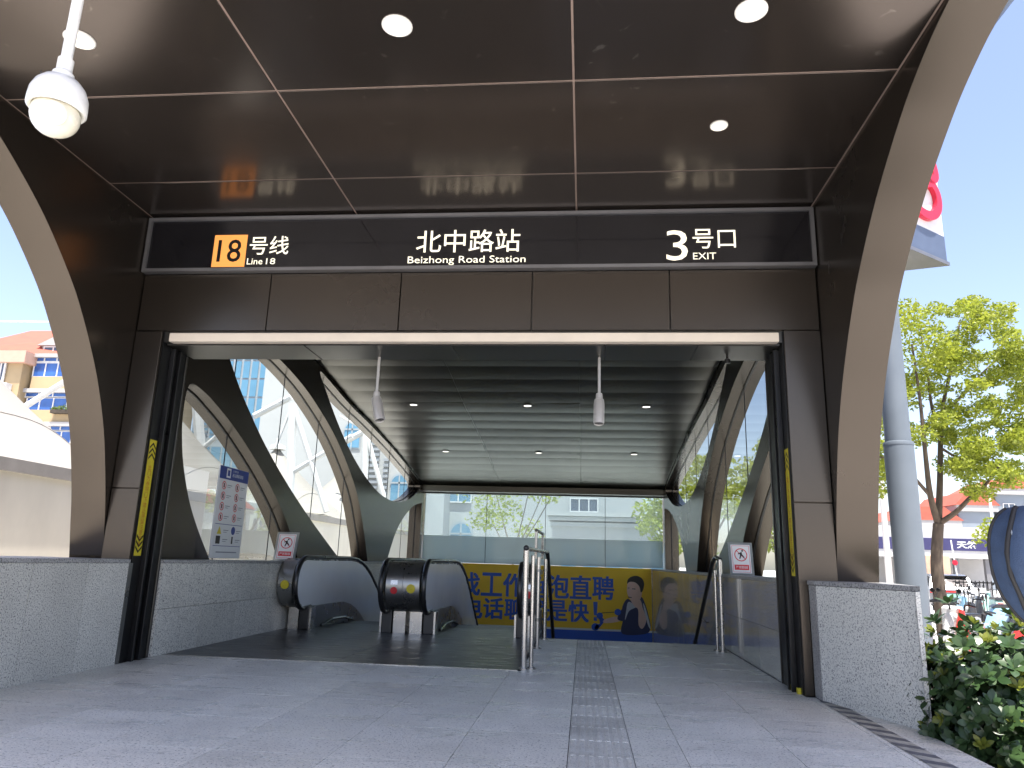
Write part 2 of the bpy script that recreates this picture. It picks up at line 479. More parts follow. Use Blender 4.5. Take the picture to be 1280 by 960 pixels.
# tactile strip: ridged guiding tiles, one warning tile with domes at the stair head
y = 2.62
while y < 10.2:
    m = MB()
    m.box(-.082, .282, y + .002, y + .378, -.03, .0005)
    for k in range(7):
        xc = -.082 + .364 * (k + .5) / 7
        m.prism([(.0004, xc - .016), (.0004, xc + .016), (.0055, xc + .011), (.0055, xc - .011)], 'y', y + .012, y + .368)
    m.build('tactile_tile', GR_TACT, platform)
    y += .38
for k in range(2):
    m = MB(); y0 = 10.24 + .38 * k
    m.box(-.082, .282, y0 + .002, y0 + .378, -.03, .0005)
    for a in range(6):
        for b_ in range(6):
            m.lathe([(.018, .0004), (.012, .0055)], (-.05 + a * .06, y0 + .04 + b_ * .06, 0), 6)
    m.build('tactile_tile', GR_TACT, platform)
# worn hazard stripes along the open side
HAZ = plain('worn_cream_marking', (.42, .40, .345), .7, 0, .35, 14)
HAZD = plain('worn_dark_marking', (.13, .13, .14), .7, 0, .35, 14)
hz, hd = MB(), MB()
y = 2.8
while y < 6.62:
    for m, o in ((hz, 0), (hd, .105)):
        m.add([(1.95, y + o, .0045), (2.09, y + o - .1, .0045), (2.09, y + o + .0, .0045), (1.95, y + o + .1, .0045)], [(0, 1, 2, 3)])
    y += .21
hz.build('hazard_marking', HAZ, platform); hd.build('hazard_marking', HAZD, platform)
# steps down to the street, in front of the photographer's feet
st = thing('entrance_steps', 'grey granite steps down from the raised entrance floor', 'steps', (-1.2, 2.3, STREET))
for k in range(2):
    MB().box(-5.2, 2.32, 2.6 - .32 * (k + 1), 2.6 - .32 * k - .004, STREET, -.1667 * (k + 1)).build('step', GR_FLOOR, st, bevel=.004)

# ================================================================ STATION ENTRANCE
ent = thing('metro_entrance', 'bronze metal metro station entrance canopy with leaf-shaped side openings', 'building', (-1.235, 7.0, 0))
front = [(7.06, .90), (7.0, 1.2), (6.92, 1.6), (6.77, 2.12), (6.6, 2.52), (6.42, 2.84), (6.17, 3.2), (5.93, 3.48), (5.5, 3.87), (5.03, 4.19),
         (4.68, 4.375), (4.25, 4.52), (3.7, 4.6), (2.9, 4.63), (1.9, 4.63)]
front = catmull(front, 5)
def ceil_z(Y): return interp(Y, [7, 11.5, 12.4, 14.2, 16, 18, 20, 21.2, 21.8], [4.5, 4.45, 4.35, 4.1, 3.93, 3.69, 3.4, 3.2, 3.04])
def roof_z(Y): return interp(Y, [1.9, 4, 8, 12, 16, 20, 21.9], [5.14, 5.3, 5.25, 5.0, 4.5, 3.95, 3.55])
LEAF = {
 'a': [(8.17, 3.0), (8.5, 3.0), (8.9, 2.89), (9.41, 2.71), (10.04, 2.43), (10.65, 2.12), (11.26, 1.75), (11.72, 1.4), (12.2, .93), (9.22, .93), (8.84, 1.28), (8.54, 1.61), (8.32, 1.96), (8.19, 2.27), (8.12, 2.62)],
 'b': [(8.85, 3.8), (9.31, 3.36), (9.82, 3.0), (10.45, 2.62), (11.34, 2.18), (12.34, 1.75), (13.18, 1.42), (14.5, .93), (16.25, .93), (15.78, 1.58), (15.16, 2.27), (14.3, 2.84), (13.31, 3.32), (12.13, 3.71), (11.28, 3.9), (10.4, 4.02), (9.5, 4.06), (8.95, 3.98)],
 'c': [(12.35, 4.26), (12.76, 3.98), (13.67, 3.47), (14.66, 3.04), (15.89, 2.67), (17.05, 2.47), (18.34, 2.43), (19.6, 2.58), (20.6, 2.88), (21.0, 3.12), (20.15, 3.32), (17.99, 3.64), (15.89, 3.88), (14.22, 4.03), (12.9, 4.21)],
 'd': [(17.8, .93), (18.37, 1.55), (19.0, 1.98), (19.86, 2.34), (20.6, 2.54), (21.35, 2.64), (21.35, .93)],
}
def leaf_loop(key, sh):
    p = LEAF[key]
    q = []
    for i in range(len(p)):
        p0, p1, p2, p3 = p[i - 1], p[i], p[(i + 1) % len(p)], p[(i + 2) % len(p)]
        corner = lambda c: c[1] <= .93 or (key == 'd' and c[0] > 21.3)
        seg = 4
        for j in range(seg):
            t = j / seg
            if corner(p1) and corner(p2): q.append((p1[0] + (p2[0] - p1[0]) * t, p1[1] + (p2[1] - p1[1]) * t)); continue
            a0 = p1 if corner(p1) else p0
            a3 = p2 if corner(p2) else p3
            q.append(tuple(.5 * (2 * p1[a] + (p2[a] - a0[a]) * t + (2 * a0[a] - 5 * p1[a] + 4 * p2[a] - a3[a]) * t * t + (3 * p1[a] - a0[a] - 3 * p2[a] + a3[a]) * t ** 3) for a in (0, 1)))
    sc = lambda Y: Y - sh * min(1, max(0, (Y - 8.0) / 1.0)) * (1 if Y < 18 else max(0, (21.4 - Y) / 3.4))
    return [(sc(a), b) for a, b in q]
def clip(poly, y0, y1):
    for sgn, lim in ((1, y0), (-1, -y1)):
        out = []
        for i in range(len(poly)):
            a, b = poly[i - 1], poly[i]
            ia, ib = sgn * a[0] >= lim, sgn * b[0] >= lim
            if ia != ib:
                t = (sgn * lim - a[0]) / (b[0] - a[0])
                out.append((sgn * lim, a[1] + t * (b[1] - a[1])))
            if ib: out.append(b)
        poly = out
        if len(poly) < 3: return []
    return poly
for side, x_in, sg, sh in (('left', XL, -1, 0.0), ('right', XR, 1, .72)):
    outer = list(front) + [(1.9, roof_z(1.9)), (4, roof_z(4)), (8, roof_z(8)), (12, roof_z(12)), (16, roof_z(16)), (20, roof_z(20)), (21.9, roof_z(21.9)), (21.9, .90)]
    loops = {k: leaf_loop(k, sh) for k in LEAF}
    xc = x_in + sg * TH / 2
    wall = filled_curve([outer] + list(loops.values()), TH / 2, lambda u, v, w, xc=xc: (xc + w, u, v), 'side_wall', BRONZE, ent, smooth=35)
    wall['label'] = 'curved bronze side wall with leaf-shaped glazed openings'
    xg = x_in + sg * TH * .5
    for k, lp in loops.items():
        gk = MB()
        cy = sum(p[0] for p in lp) / len(lp); cz = sum(p[1] for p in lp) / len(lp)
        n = len(lp); vs = []; fs = []
        for i, p in enumerate(lp):           # dark gasket: a low band standing on the reveal
            a, b = lp[i - 1], lp[(i + 1) % n]
            t = Vector((b[0] - a[0], b[1] - a[1])); t.normalize()
            nrm = Vector((-t.y, t.x))
            if nrm.dot(Vector((cy - p[0], cz - p[1]))) < 0: nrm = -nrm
            for dx, dn in ((-.014, -.004), (-.014, .016), (.014, .016), (.014, -.004)):
                vs.append((xg + dx, p[0] + nrm.x * dn, p[1] + nrm.y * dn))
        for i in range(n):
            for c in range(4):
                fs.append((i * 4 + c, i * 4 + (c + 1) % 4, ((i + 1) % n) * 4 + (c + 1) % 4, ((i + 1) % n) * 4 + c))
        gk.add(vs, fs).build('gasket', BLACK, wall)
        y0 = min(p[0] for p in lp); y1 = max(p[0] for p in lp)
        cuts = [c for c in (9.6, 11.3, 13.0, 14.7, 16.4, 18.1, 19.8) if y0 + .35 < c < y1 - .35]
        edges = [y0 - .01] + cuts + [y1 + .01]
        for a, b in zip(edges[:-1], edges[1:]):
            pc = clip(lp, a + .005, b - .005)
            if len(pc) > 2: MB().add([(xg, p[0], p[1]) for p in pc], [tuple(range(len(pc)))]).build('pane', PANE, wall)
        for c in cuts:
            zs = sorted(p[1] for p in clip(lp, c - .02, c + .02))
            if zs: MB().box(xg - .006, xg + .006, c - .006, c + .006, zs[0], zs[-1]).build('glazing_joint', BLACK, wall)
    # flare of the canopy edge outside the wall
    fl = MB(); vs = []; rows = 0
    xo = x_in + sg * TH
    for (Y, Z) in front:
        if Y > 4.5: continue
        w = min(1.0, .5 * ((4.5 - Y) / 1.4) ** 1.1)
        vs += [(xo - sg * .002, Y, Z + .0), (xo + sg * w, Y, Z + .06 + .2 * w), (xo + sg * (w + .02), Y, roof_z(Y)), (xo - sg * .002, Y, roof_z(Y))]
        rows += 1
    fs = [tuple((i * 4 + c, i * 4 + (c + 1) % 4, (i + 1) * 4 + (c + 1) % 4, (i + 1) * 4 + c)) for i in range(rows - 1) for c in range(4)]
    fs += [(3, 2, 1, 0), tuple(range((rows - 1) * 4, rows * 4))]
    fl.add(vs, fs).build('canopy_edge', BRONZE, ent, smooth=30)
# roof between the walls
prof = [(Y, roof_z(Y)) for Y in (1.9, 4, 8, 12, 16, 20, 21.9)]
under = [(21.9, 3.1), (21.2, 3.3), (20, 3.52), (18, 3.8), (16, 4.04), (14.2, 4.22), (12.4, 4.47), (11.5, 4.56), (7.6, 4.66), (7.0, 4.66), (1.9, 4.66)]
MB().prism(prof + under, 'x', XL + .002, XR - .002).build('roof', BRONZE, ent)
# portico ceiling panels with lighter joints between them
cx = [XL + .012, -2.42, -.1, XR - .012]
cyy = [1.91, 3.5, 4.86, 6.22, 6.99]
back = MB(); back.box(XL + .003, XR - .003, 1.905, 6.995, 4.587, 4.63)
cb = back.build('ceiling_backing', BRONZE_LIGHT, ent)
for i in range(3):
    for j in range(4):
        gp = .0085
        MB().box(cx[i] + gp, cx[i + 1] - gp, cyy[j] + gp, cyy[j + 1] - gp, 4.58, 4.6).build('ceiling_panel', BRONZE_CEIL, cb, bevel=.003)
# faint stain marks on the ceiling are in the material; ribbed ceiling inside
ribs = MB(); ribs.box(XL + .004, XR - .004, 7.62, 7.7, 4.4, 4.64)
rb = ribs.build('inner_ceiling', INNER, ent)
Y = 10.5
pitch = .62
while Y < 21.3:
    for i in range(3):
        vs = []; fs = []
        k = 7
        wob = random.uniform(-.006, .006)
        for q in range(k):
            t = q / (k - 1)
            yy = Y + .004 + (pitch - .008) * t
            zz = ceil_z(yy) + .012 - .007 * math.sin(math.pi * t) + .004 * (1 - t)
            vs += [(cx[i] + .003, yy, zz), (cx[i + 1] - .003, yy, zz + wob), (cx[i] + .003, yy, zz + .07), (cx[i + 1] - .003, yy, zz + .07)]
        for q in range(k - 1):
            a = q * 4; b = a + 4
            fs += [(a, a + 1, b + 1, b), (a + 2, b + 2, b + 3, a + 3), (a, b, b + 2, a + 2), (a + 1, a + 3, b + 3, b + 1)]
        fs += [(0, 2, 3, 1), ((k - 1) * 4, (k - 1) * 4 + 1, (k - 1) * 4 + 3, (k - 1) * 4 + 2)]
        MB().add(vs, fs).build('ribbed_panel', RIB, rb, smooth=40)
    Y += pitch
# portal: header, lintel panels, pillars, shutter guides
port = MB(); port.box(XL + .003, XR - .003, 7.045, 7.6, 3.19, 4.655)
header = port.build('header_beam', INNER, ent)
lx = [XL + .006, -3.3, -1.9, -.54, .83, XR - .006]
for i in range(5):
    MB().box(lx[i] + .005, lx[i + 1] - .005, 7.0, 7.04, 3.305, 3.93).build('lintel_panel', BRONZE, header, bevel=.003)
MB().box(-4.32, 1.85, 6.965, 7.06, 3.175, 3.268).build('shutter_bar', CREAMBAR, header, bevel=.006)
sx = [-4.40, -2.9, -1.35, .2, 1.1, 1.885]
for i in range(5):
    MB().box(sx[i] + .005, sx[i + 1] - .005, 7.075, 7.62, 3.165, 3.186).build('soffit_panel', INNER, header, bevel=.003)
for side, xa, xb in (('left', XL + .006, -4.425), ('right', 1.905, XR - .006)):
    pl = MB(); pl.box(min(xa, xb) + .01, max(xa, xb) - .01, 7.042, 7.2, -.05, 3.3)
    pil = pl.build('pillar', BRONZE, ent)
    for z0, z1 in ((.0, 1.65), (1.658, 3.297)):
        MB().box(min(xa, xb), max(xa, xb), 7.0, 7.04, z0, z1).build('pillar_panel', BRONZE, pil, bevel=.003)
YEL = plain('yellow_sticker', (.62, .52, .03), .5, 0, .12, 20)
REDTXT = plain('red_brown_print', (.42, .10, .02), .6)
for side, xf, sg, yend in (('left', -4.415, -1, 7.53), ('right', 1.895, 1, 7.72)):
    jb = MB(); jb.box(xf, xf + sg * .29, 7.043, yend, -.02, 3.3)
    jamb = jb.build('shutter_jamb', BLACK, ent)
    for (ya, yb, pr, zt) in ((7.19, 7.225, .05, 3.16), (7.31, 7.35, .05, 3.16), (yend - .03, yend, .012, 3.16)):
        MB().box(xf - sg * .0, xf - sg * pr, ya, yb, .0, zt).build('guide_rail', BLACK if pr > .03 else INNER, jamb, bevel=.003)
    if side == 'right':
        for ya in (7.085, 7.26): MB().box(xf - .001, xf - .03, ya, ya + .045, 0.001, .05).build('guide_foot', YEL, jamb)
    # yellow warning strip down the guide
    xs = xf - sg * .003
    stp = MB(); stp.box(xs, xs - sg * .001, 7.05, 7.17, 1.0, 2.16)
    strip = stp.build('warning_strip', YEL, jamb)
    mpp = (lambda u, w, xs=xs, sg=sg: (xs - sg * .0025, 7.11 + u * (1 if sg < 0 else -1), w))
    for base, dr in ((1.02, -1), (2.14, 1)):
        for k in range(3):
            zz = base - dr * (.055 * k + .03)
            pts = [(-.055, zz - dr * .05), (0, zz), (.055, zz - dr * .05), (.055, zz - dr * .025), (0, zz + dr * .025), (-.055, zz - dr * .025)]
            MB().add([mpp(*p) for p in pts], [(0, 1, 4, 5), (1, 2, 3, 4)]).build('chevron_print', BLACK, strip)
    zc = 1.9
    for ch in '此门为卷帘门下禁止停留注意安全':
        text(ch, (-.028, .028, zc - .05, zc), mpp, REDTXT, strip, 'lettering')
        zc -= .054
    if side == 'right':
        MB().box(1.905, 1.904, 7.40, 7.62, 2.62, 2.86).build('yellow_notice', YEL, jamb)

# ---------------------------------------------------------------- station sign
sg_t = thing('station_sign', 'long black station name sign with cream lettering above the entrance', 'sign', (-1.235, 6.95, 3.93))
Z0, Z1 = 3.935, 4.555
bd = MB(); bd.box(XL + .03, XR - .03, 6.945, 6.998, Z0 + .01, Z1 - .01)
panel = bd.build('sign_panel', SIGNGLASS, sg_t)
fr = MB(); w = .036
fr.box(XL + .012, XR - .012, 6.915, 6.996, Z1 - w, Z1); fr.box(XL + .012, XR - .012, 6.915, 6.996, Z0, Z0 + w)
fr.box(XL + .012, XL + .012 + w, 6.9155, 6.995, Z0 + w, Z1 - w); fr.box(XR - .012 - w, XR - .012, 6.9155, 6.995, Z0 + w, Z1 - w)
fr.build('sign_frame', FRAME, sg_t)
sm = lambda u, w: (u, 6.942, w)
MB().box(-3.95, -3.585, 6.9435, 6.9445, 3.99, 4.355).build('line_colour_square', ORANGE, sg_t)
text('18', (-3.90, -3.64, 4.045, 4.3), lambda u, w: (u, 6.9405, w), BLACK, sg_t, bold=.006)
text('号线', (-3.55, -3.12, 4.125, 4.335), sm, LETTER, sg_t, bold=.004)
text('Line', (-3.56, -3.39, 4.015, 4.085), sm, LETTER, sg_t)
text('18', (-3.35, -3.25, 4.015, 4.083), sm, LETTER, sg_t)
text('北中路站', (-1.75, -.67, 4.125, 4.375), sm, LETTER, sg_t, bold=.004)
text('Beizhong Road Station', (-1.83, -.61, 3.985, 4.085), sm, LETTER, sg_t)
text('3', (.80, 1.01, 4.01, 4.335), sm, LETTER, sg_t)
text('号口', (1.06, 1.48, 4.135, 4.345), sm, LETTER, sg_t, bold=.004)
text('EXIT', (1.06, 1.285, 4.02, 4.09), sm, LETTER, sg_t)

# ---------------------------------------------------------------- downlights
LAMP = emitter('warm_downlight', (1.0, .94, .74), .28)
LAMP_IN = emitter('white_downlight', (1.0, .98, .9), .7)
def downlight(x, y, z, r, lab, m=LAMP, grp='downlights in the entrance ceilings'):
    t = thing('downlight', lab, 'downlight', (x, y, z), grp)
    MB().lathe([(r, z), (r, z - .008), (r * .9, z - .012), (r * .86, z - .004), (r * .86, z)], (x, y, 0), 24).build('trim_ring', WHITE, t, smooth=40)
    MB().lathe([(r * .855, z - .002), (r * .855, z - .0055)], (x, y, 0), 24).build('lamp', m, t)
downlight(-3.6, 4.2, 4.58, .105, 'round downlight in the canopy ceiling behind the white dome camera pole')
downlight(-1.29, 4.2, 4.58, .105, 'large round downlight in the canopy ceiling left of the central ceiling seam')
downlight(1.06, 4.2, 4.58, .105, 'round downlight cut by the top edge of the photo, right of centre')
downlight(1.08, 5.5, 4.58, .072, 'small round downlight in the canopy ceiling above the word EXIT')
names = [('left', 'near'), ('middle', 'near'), ('right', 'near'), ('left', 'far'), ('middle', 'far'), ('right', 'far')]
for (x, y), (a, b) in zip([(-3.46, 14.35), (-1.14, 14.35), (1.2, 14.35), (-3.46, 18.05), (-1.13, 18.05), (1.2, 18.05)], names):
    downlight(x, y, ceil_z(y) + .006, .085, f'small white downlight in the ribbed inner ceiling, {a} one of the {b} row', LAMP_IN)

# ---------------------------------------------------------------- back glass wall
bw = thing('back_window', 'wide glazed rear wall with frosted lower band above the advert', 'window', (-1.235, YB, 1.0))
MB().box(XL + .005, XR - .005, YB - .04, YB + .04, 2.955, 2.99).build('top_rail', BLACK, bw)
MB().box(XL + .005, XR - .005, YB - .42, YB + .05, 2.992, 3.16).build('ceiling_end', RIB, ent)
mx = [XL + .02, -2.85, -1.12, .6, XR - .02]
for i in range(4):
    MB().box(mx[i] + .006, mx[i + 1] - .006, YB - .006, YB + .006, 1.74, 2.955).build('pane', PANE_BACK, bw)
    MB().box(mx[i] + .006, mx[i + 1] - .006, YB - .006, YB + .006, .985, 1.74).build('frosted_pane', FROST, bw)
for i in range(1, 4): MB().box(mx[i] - .006, mx[i] + .006, YB - .012, YB + .012, .985, 2.955).build('glazing_joint', BLACK, bw)

# ---------------------------------------------------------------- granite walls
def granite_wall(name, label, face_x, sg, y0, y1, joints, courses, mat, depth=.35, zbot=-3.5, group=None, ztop=.93, spandrel=True):
    t = thing(name, label, 'wall', (face_x, (y0 + y1) / 2, 0), group)
    MB().box(face_x + sg * .032, face_x + sg * depth, y0 + .003, y1 - .003, zbot, ztop - .002).build('core', GROUT, t)
    js = [y0] + joints + [y1]
    for a, b in zip(js[:-1], js[1:]):
        for za, zb in courses:
            if zb <= za: continue
            MB().box(face_x + random.uniform(-.001, .001), face_x + sg * .03, a + .003, b - .003, za + .002, zb - .002).build('granite_slab', mat, t)
    cj = js[::2] if js[-1] in js[::2] else js[::2] + [js[-1]]
    for a, b in zip(cj[:-1], cj[1:]):
        MB().box(face_x - sg * .012, face_x + sg * depth, a + .0015, b - .0015, ztop, ztop + .036).build('cap_stone', GR_CAP, t, bevel=.003)
    return t
wl = granite_wall('granite_wall', 'speckled grey granite low wall outside the left pillar', -4.4, -1, 2.98, 6.985, [3.66, 4.34, 5.02, 5.70, 6.38], [(-.02, .93)], GR_WALL, .95, STREET)
MB().box(-4.397, -4.43, 6.986, 7.04, 0, .93).build('edge_trim', STEEL_DK, wl)
jj = [7.55 + .9 * k for k in range(1, 16)]
cs = [(-3.4, -1.4), (-1.4, -.45), (-.45, .0), (.0, .465), (.465, .93)]
granite_wall('granite_wall', 'grey speckled granite low wall under the left leaf windows beside the escalator', -4.38, -1, 7.545, YB - .12, jj, cs, GR_WALL, .36)
jr = [7.73 + .9 * k for k in range(1, 16)]
granite_wall('granite_wall', 'polished granite low wall on the stair side that mirrors the yellow advert', 1.9, 1, 7.735, YB - .12, jr, cs, GR_POL, .36)
# splayed end wall on the right
GR_W2 = granite('pale_wall_granite', (.88, .868, .80), (.80, .79, .73), (.17, .17, .175), 85, .4, .1, dirt=.12)
wr = thing('granite_wall', 'pale speckled granite end wall beside the leafy shrub', 'wall', (2.3, 6.3, 0))
plan = [(1.985, 6.985), (1.985, 6.78), (2.36, 5.645), (2.54, 6.4), (2.74, 7.3), (2.3, 7.3), (2.24, 6.985)]
def inset(pl, d):
    c = Vector((sum(p[0] for p in pl) / len(pl), sum(p[1] for p in pl) / len(pl)))
    return [tuple(Vector(p) + (c - Vector(p)).normalized() * d) for p in pl]
MB().prism(inset(plan, .03), 'z', STREET, .928).build('core', GROUT, wr)
for a, b, m in ((plan[1], plan[2], GR_W2), (plan[2], plan[3], GR_W2), (plan[3], plan[4], GR_W2)):
    d = (Vector(b) - Vector(a)).normalized(); nn = Vector((-d.y, d.x)) * .028
    e_ = Vector(plan[3]) - Vector(plan[2]); e_ = e_.normalized() * .08 if b == plan[2] else nn
    MB().prism([(a[0], a[1]), (b[0], b[1]), (b[0] + e_.x, b[1] + e_.y), (a[0] + nn.x, a[1] + nn.y)], 'z', STREET + .01, .926).build('granite_slab', m, wr)
MB().box(1.983, 2.02, 6.80, 6.985, 0, .926).build('granite_slab', GR_CAP, wr)
MB().prism([(p[0] + (.0), p[1]) for p in inset(plan, -.014)], 'z', .93, .966).build('cap_stone', GR_CAP, wr, bevel=.003)
# stairwell back wall, lower floor
tag(MB().box(-4.75, 2.28, YB - .08, YB + .2, -3.5, .975).build('stairwell_back_wall', GR_POL), 'granite wall at the far end of the stairwell behind the yellow advert', 'wall')
lf = MB(); lf.box(-4.75, 2.28, 17.0, YB, -3.6, -3.4); tag(lf.build('lower_landing', GR_FLOOR), kind='structure')
# staircase
sct = thing('staircase', 'granite stairs going down on the right of the escalators', 'stairs', (.65, 11.1, 0))
nst = 22
for k in range(nst):
    MB().box(-.62, 1.89, 11.104 + .285 * k, 11.104 + .285 * (k + 1) - .002, -.155 * (k + 1) - .2, -.155 * (k + 1)).build('step', GR_FLOOR, sct)
MB().box(-.62, 1.89, 11.06, 11.102, -.2, .001).build('nosing', GR_CAP, sct)
# ================================================================ ESCALATORS
ESCGLASS = plain('escalator_panel_glass', (.88, .91, .92), .2, .0, .04, 1.2, coat=.4, rvar=.03)
REDP = plain('red_print', (.62, .03, .04), .5)
STEPM = plain('escalator_step_metal', (.10, .10, .105), .4, .6, .1)
RC = (10.86, .665); RAD = .365
def arc(r, a0, a1, n): return [(RC[0] + r * math.cos(math.radians(a0 + (a1 - a0) * i / n)), RC[1] + r * math.sin(math.radians(a0 + (a1 - a0) * i / n))) for i in range(n + 1)]
LONG = [11.4, 12.0, 12.6, 13.0, 13.3, 13.6, 13.9, 14.2, 14.6, 15.2, 16, 17, 18.2]
def low_z(Y): return .32 if Y < 12.4 else .32 - .577 * ((Y - 12.4) ** 2 / 3.2 if Y < 14.0 else .8 + (Y - 14.0))
def escalator(label, xa, xb, cov_l, cov_r, pl0, pl1):
    t = thing('escalator', label, 'escalator', ((xa + xb) / 2, 10.9, 0), 'escalators side by side')
    for side, xh, sg, cov in (('l', xa, 1, cov_l), ('r', xb, -1, cov_r)):
        poly = arc(RAD - .03, 268, 90, 14) + [(Y, top_z(Y) - .03) for Y in LONG] + [(Y, low_z(Y)) for Y in LONG[::-1]]
        bal = MB().prism(poly, 'x', xh - .012, xh + .012).build('balustrade', ESCGLASS, t, smooth=30)
        path = [(11.15, .315)] + arc(RAD, 268, 90, 16) + [(Y, top_z(Y)) for Y in LONG]
        m = MB()
        m.tube([(xh, a, b) for a, b in path], .031, 10)
        for i, v in enumerate(m.v): m.v[i] = (xh + (v[0] - xh) * 1.25, v[1], v[2])
        m.build('handrail', RUBBER, bal, smooth=50)
        # polished rail carrier under the handrail, inner skirt, outer decking
        m = MB(); m.tube([(xh, a, b) for a, b in arc(RAD - .035, 255, 90, 14) + [(Y, top_z(Y) - .04) for Y in LONG]], .017, 6); m.build('rail_carrier', STEEL, bal, smooth=50)
        sk = [(10.99, .315), (11.4, .32)] + [(Y, low_z(Y) + .002) for Y in LONG[1:]] + [(Y, low_z(Y) - .42) for Y in LONG[::-1]] + [(10.99, -.02)]
        MB().prism(sk, 'x', xh + sg * .03, xh + sg * .055).build('skirt_panel', STEEL_DK, bal)
        MB().prism(sk, 'x', xh - sg * .03, xh - sg * .05).build('skirt_panel', STEEL_DK, bal)
        MB().box(xh - .075, xh + .075, 10.94, 11.16, 0.0, .33).build('handrail_inlet', RUBBER, bal, bevel=.012)
        MB().box(xh + sg * .078, xh + sg * .105, 10.95, 11.14, 0, .31).build('newel_strip', STEEL, bal)
        br = [(xh + sg * .075, 11.5, .02)] + [(xh + sg * .075, Y, low_z(Y) - .24) for Y in LONG[1:9]]
        MB().tube(br, .022, 6).build('skirt_brush', RUBBER, bal)
        if cov:
            c0, c1 = cov
            pr = arc(RAD - .02, 262, 90, 16) + [(11.9, RC[1] + RAD - .02), (11.9, .3)]
            cv = MB().prism(pr, 'x', c0, c1).build('newel_cover', STEEL_DK, t, smooth=30)
            MB().box(c0 + .03, c1 - .03, 10.96, 11.3, 0, .305).build('cover_post', STEEL, cv)
            MB().box(c0, c1, 11.9, 13.0, .86, .93).build('decking', STEEL_DK, cv)
            MB().box(c0, c1, 11.3, 13.0, .0, .30).build('plinth_cover', STEEL_DK, cv)
            xc = (c0 + c1) / 2
            rr = RAD - .019
            def onarc(u, v, xc=xc): 
                a = math.radians(184 - v / rr * 57.3)
                return (xc + u, RC[0] + (rr + .003) * math.cos(a), RC[1] + (rr + .003) * math.sin(a))
            def arc_disc(r, dv, n=18): return MB().add([onarc(0, dv)] + [onarc(r * math.cos(2 * math.pi * k / n), dv + r * math.sin(2 * math.pi * k / n)) for k in range(n)], [(0, k + 1, (k + 1) % n + 1) for k in range(n)])
            if side == 'l': arc_disc(.062, 0).build('yellow_sticker', YEL, cv)
            else:
                arc_disc(.05, -.03).build('stop_button', REDP, cv)
                MB().add([onarc(-.05, .05), onarc(.05, .05), onarc(.05, .11), onarc(-.05, .11)], [(0, 1, 2, 3)]).build('stop_plate', STEEL, cv)
    lp = MB(); lp.box(pl0, pl1, 7.75, 12.15, -.05, .003)
    plate = lp.build('landing_plate', PLATE, t)
    for k in range(1, 4): MB().box(pl0, pl1, 7.76 + 1.08 * k, 7.766 + 1.08 * k, .0031, .0042).build('plate_joint', BLACK, plate)
    MB().box(pl0, pl1, 7.742, 7.762, -.02, .006).build('edge_strip', STEEL, plate)
    for k in range(12):
        y0 = 12.15 + .4 * k; z0 = -.012 if k < 2 else -.012 - .2 * (k - 1) * .9
        MB().box(xa + .11, xb - .11, y0, y0 + .397, z0 - .3, z0).build('step', STEPM, t)
    return t
def top_z(Y):
    if Y < 13.0: return 1.03
    if Y < 14.6: return 1.03 - .577 * (Y - 13.0) ** 2 / 3.2
    return 1.03 - .577 * .8 - .577 * (Y - 14.6)
escalator('left escalator with black handrails beside the granite wall', -4.08, -2.84, (-4.35, -4.14), (-2.775, -2.537), -4.375, -2.538)
escalator('right escalator next to the stainless stair railing', -2.23, -.88, (-2.533, -2.295), (-.822, -.70), -2.532, -.65)

# ---------------------------------------------------------------- stair railings
rl = thing('stair_railing', 'stainless steel railing with black handrail between escalator and stairs', 'railing', (-.58, 7.85, 0))
def post(x, y, h, p, r=.025):
    m = MB(); m.tube([(x, y, 0), (x, y, h)], r, 12); m.lathe([(.055, 0.001), (.055, .012), (.03, .02)], (x, y, 0), 14)
    return m.build('post', STEEL, p, smooth=40)
post(-.6, 7.86, 1.19, rl, .03); post(-.53, 7.92, 1.12, rl, .022); post(-.58, 9.75, 1.12, rl, .026); post(-.55, 10.95, 1.1, rl, .026)
MB().tube([(-.6, 7.84, 1.19), (-.56, 9.4, 1.195), (-.53, 10.98, 1.2)], .024, 10).build('top_rail', STEEL, rl, smooth=40)
MB().tube([(-.53, 10.98, 1.2), (-.53, 11.1, 1.14), (-.53, 13, .1), (-.53, 16, -1.6)], .03, 10).build('handrail', RUBBER, rl, smooth=40)
MB().tube([(-.62, 9.75, 1.1), (-.62, 9.75, 1.46)], .018, 8).build('hoop_post', STEEL, rl, smooth=40)
MB().tube([(-.6, 10.95, 1.1), (-.6, 10.95, 1.46)], .018, 8).build('hoop_post', STEEL, rl, smooth=40)
MB().tube([(-.62, 9.7, 1.46), (-.6, 11.0, 1.46)], .022, 8).build('hoop_rail', RUBBER, rl, smooth=40)
for y, x in ((7.84, -.6), (10.98, -.53)): MB().sphere((x, y, 1.195), .03, 10, 6).build('elbow', RUBBER, rl, smooth=60)
for y in (9.75, 10.95):
    for z in (.35, .95): MB().lathe([(.032, z - .02), (.032, z + .02)], (-.58 if y < 10 else -.55, y, 0), 10).build('clamp', STEEL_DK, rl)
rr_ = thing('wall_railing', 'stainless post and black sloping handrail along the polished right wall', 'railing', (1.78, 10.25, 0))
post(1.79, 10.25, 1.16, rr_, .027); post(1.74, 10.35, 1.02, rr_, .02)
MB().tube([(1.79, 10.23, 1.16), (1.78, 10.5, 1.19), (1.78, 10.75, 1.13), (1.78, 12.7, -.15), (1.78, 16, -2.0)], .03, 10).build('handrail', RUBBER, rr_, smooth=50)
MB().tube([(1.78, 12.0, .3), (1.87, 12.0, .24), (1.898, 12.0, .24)], .012, 6).build('bracket', STEEL, rr_)

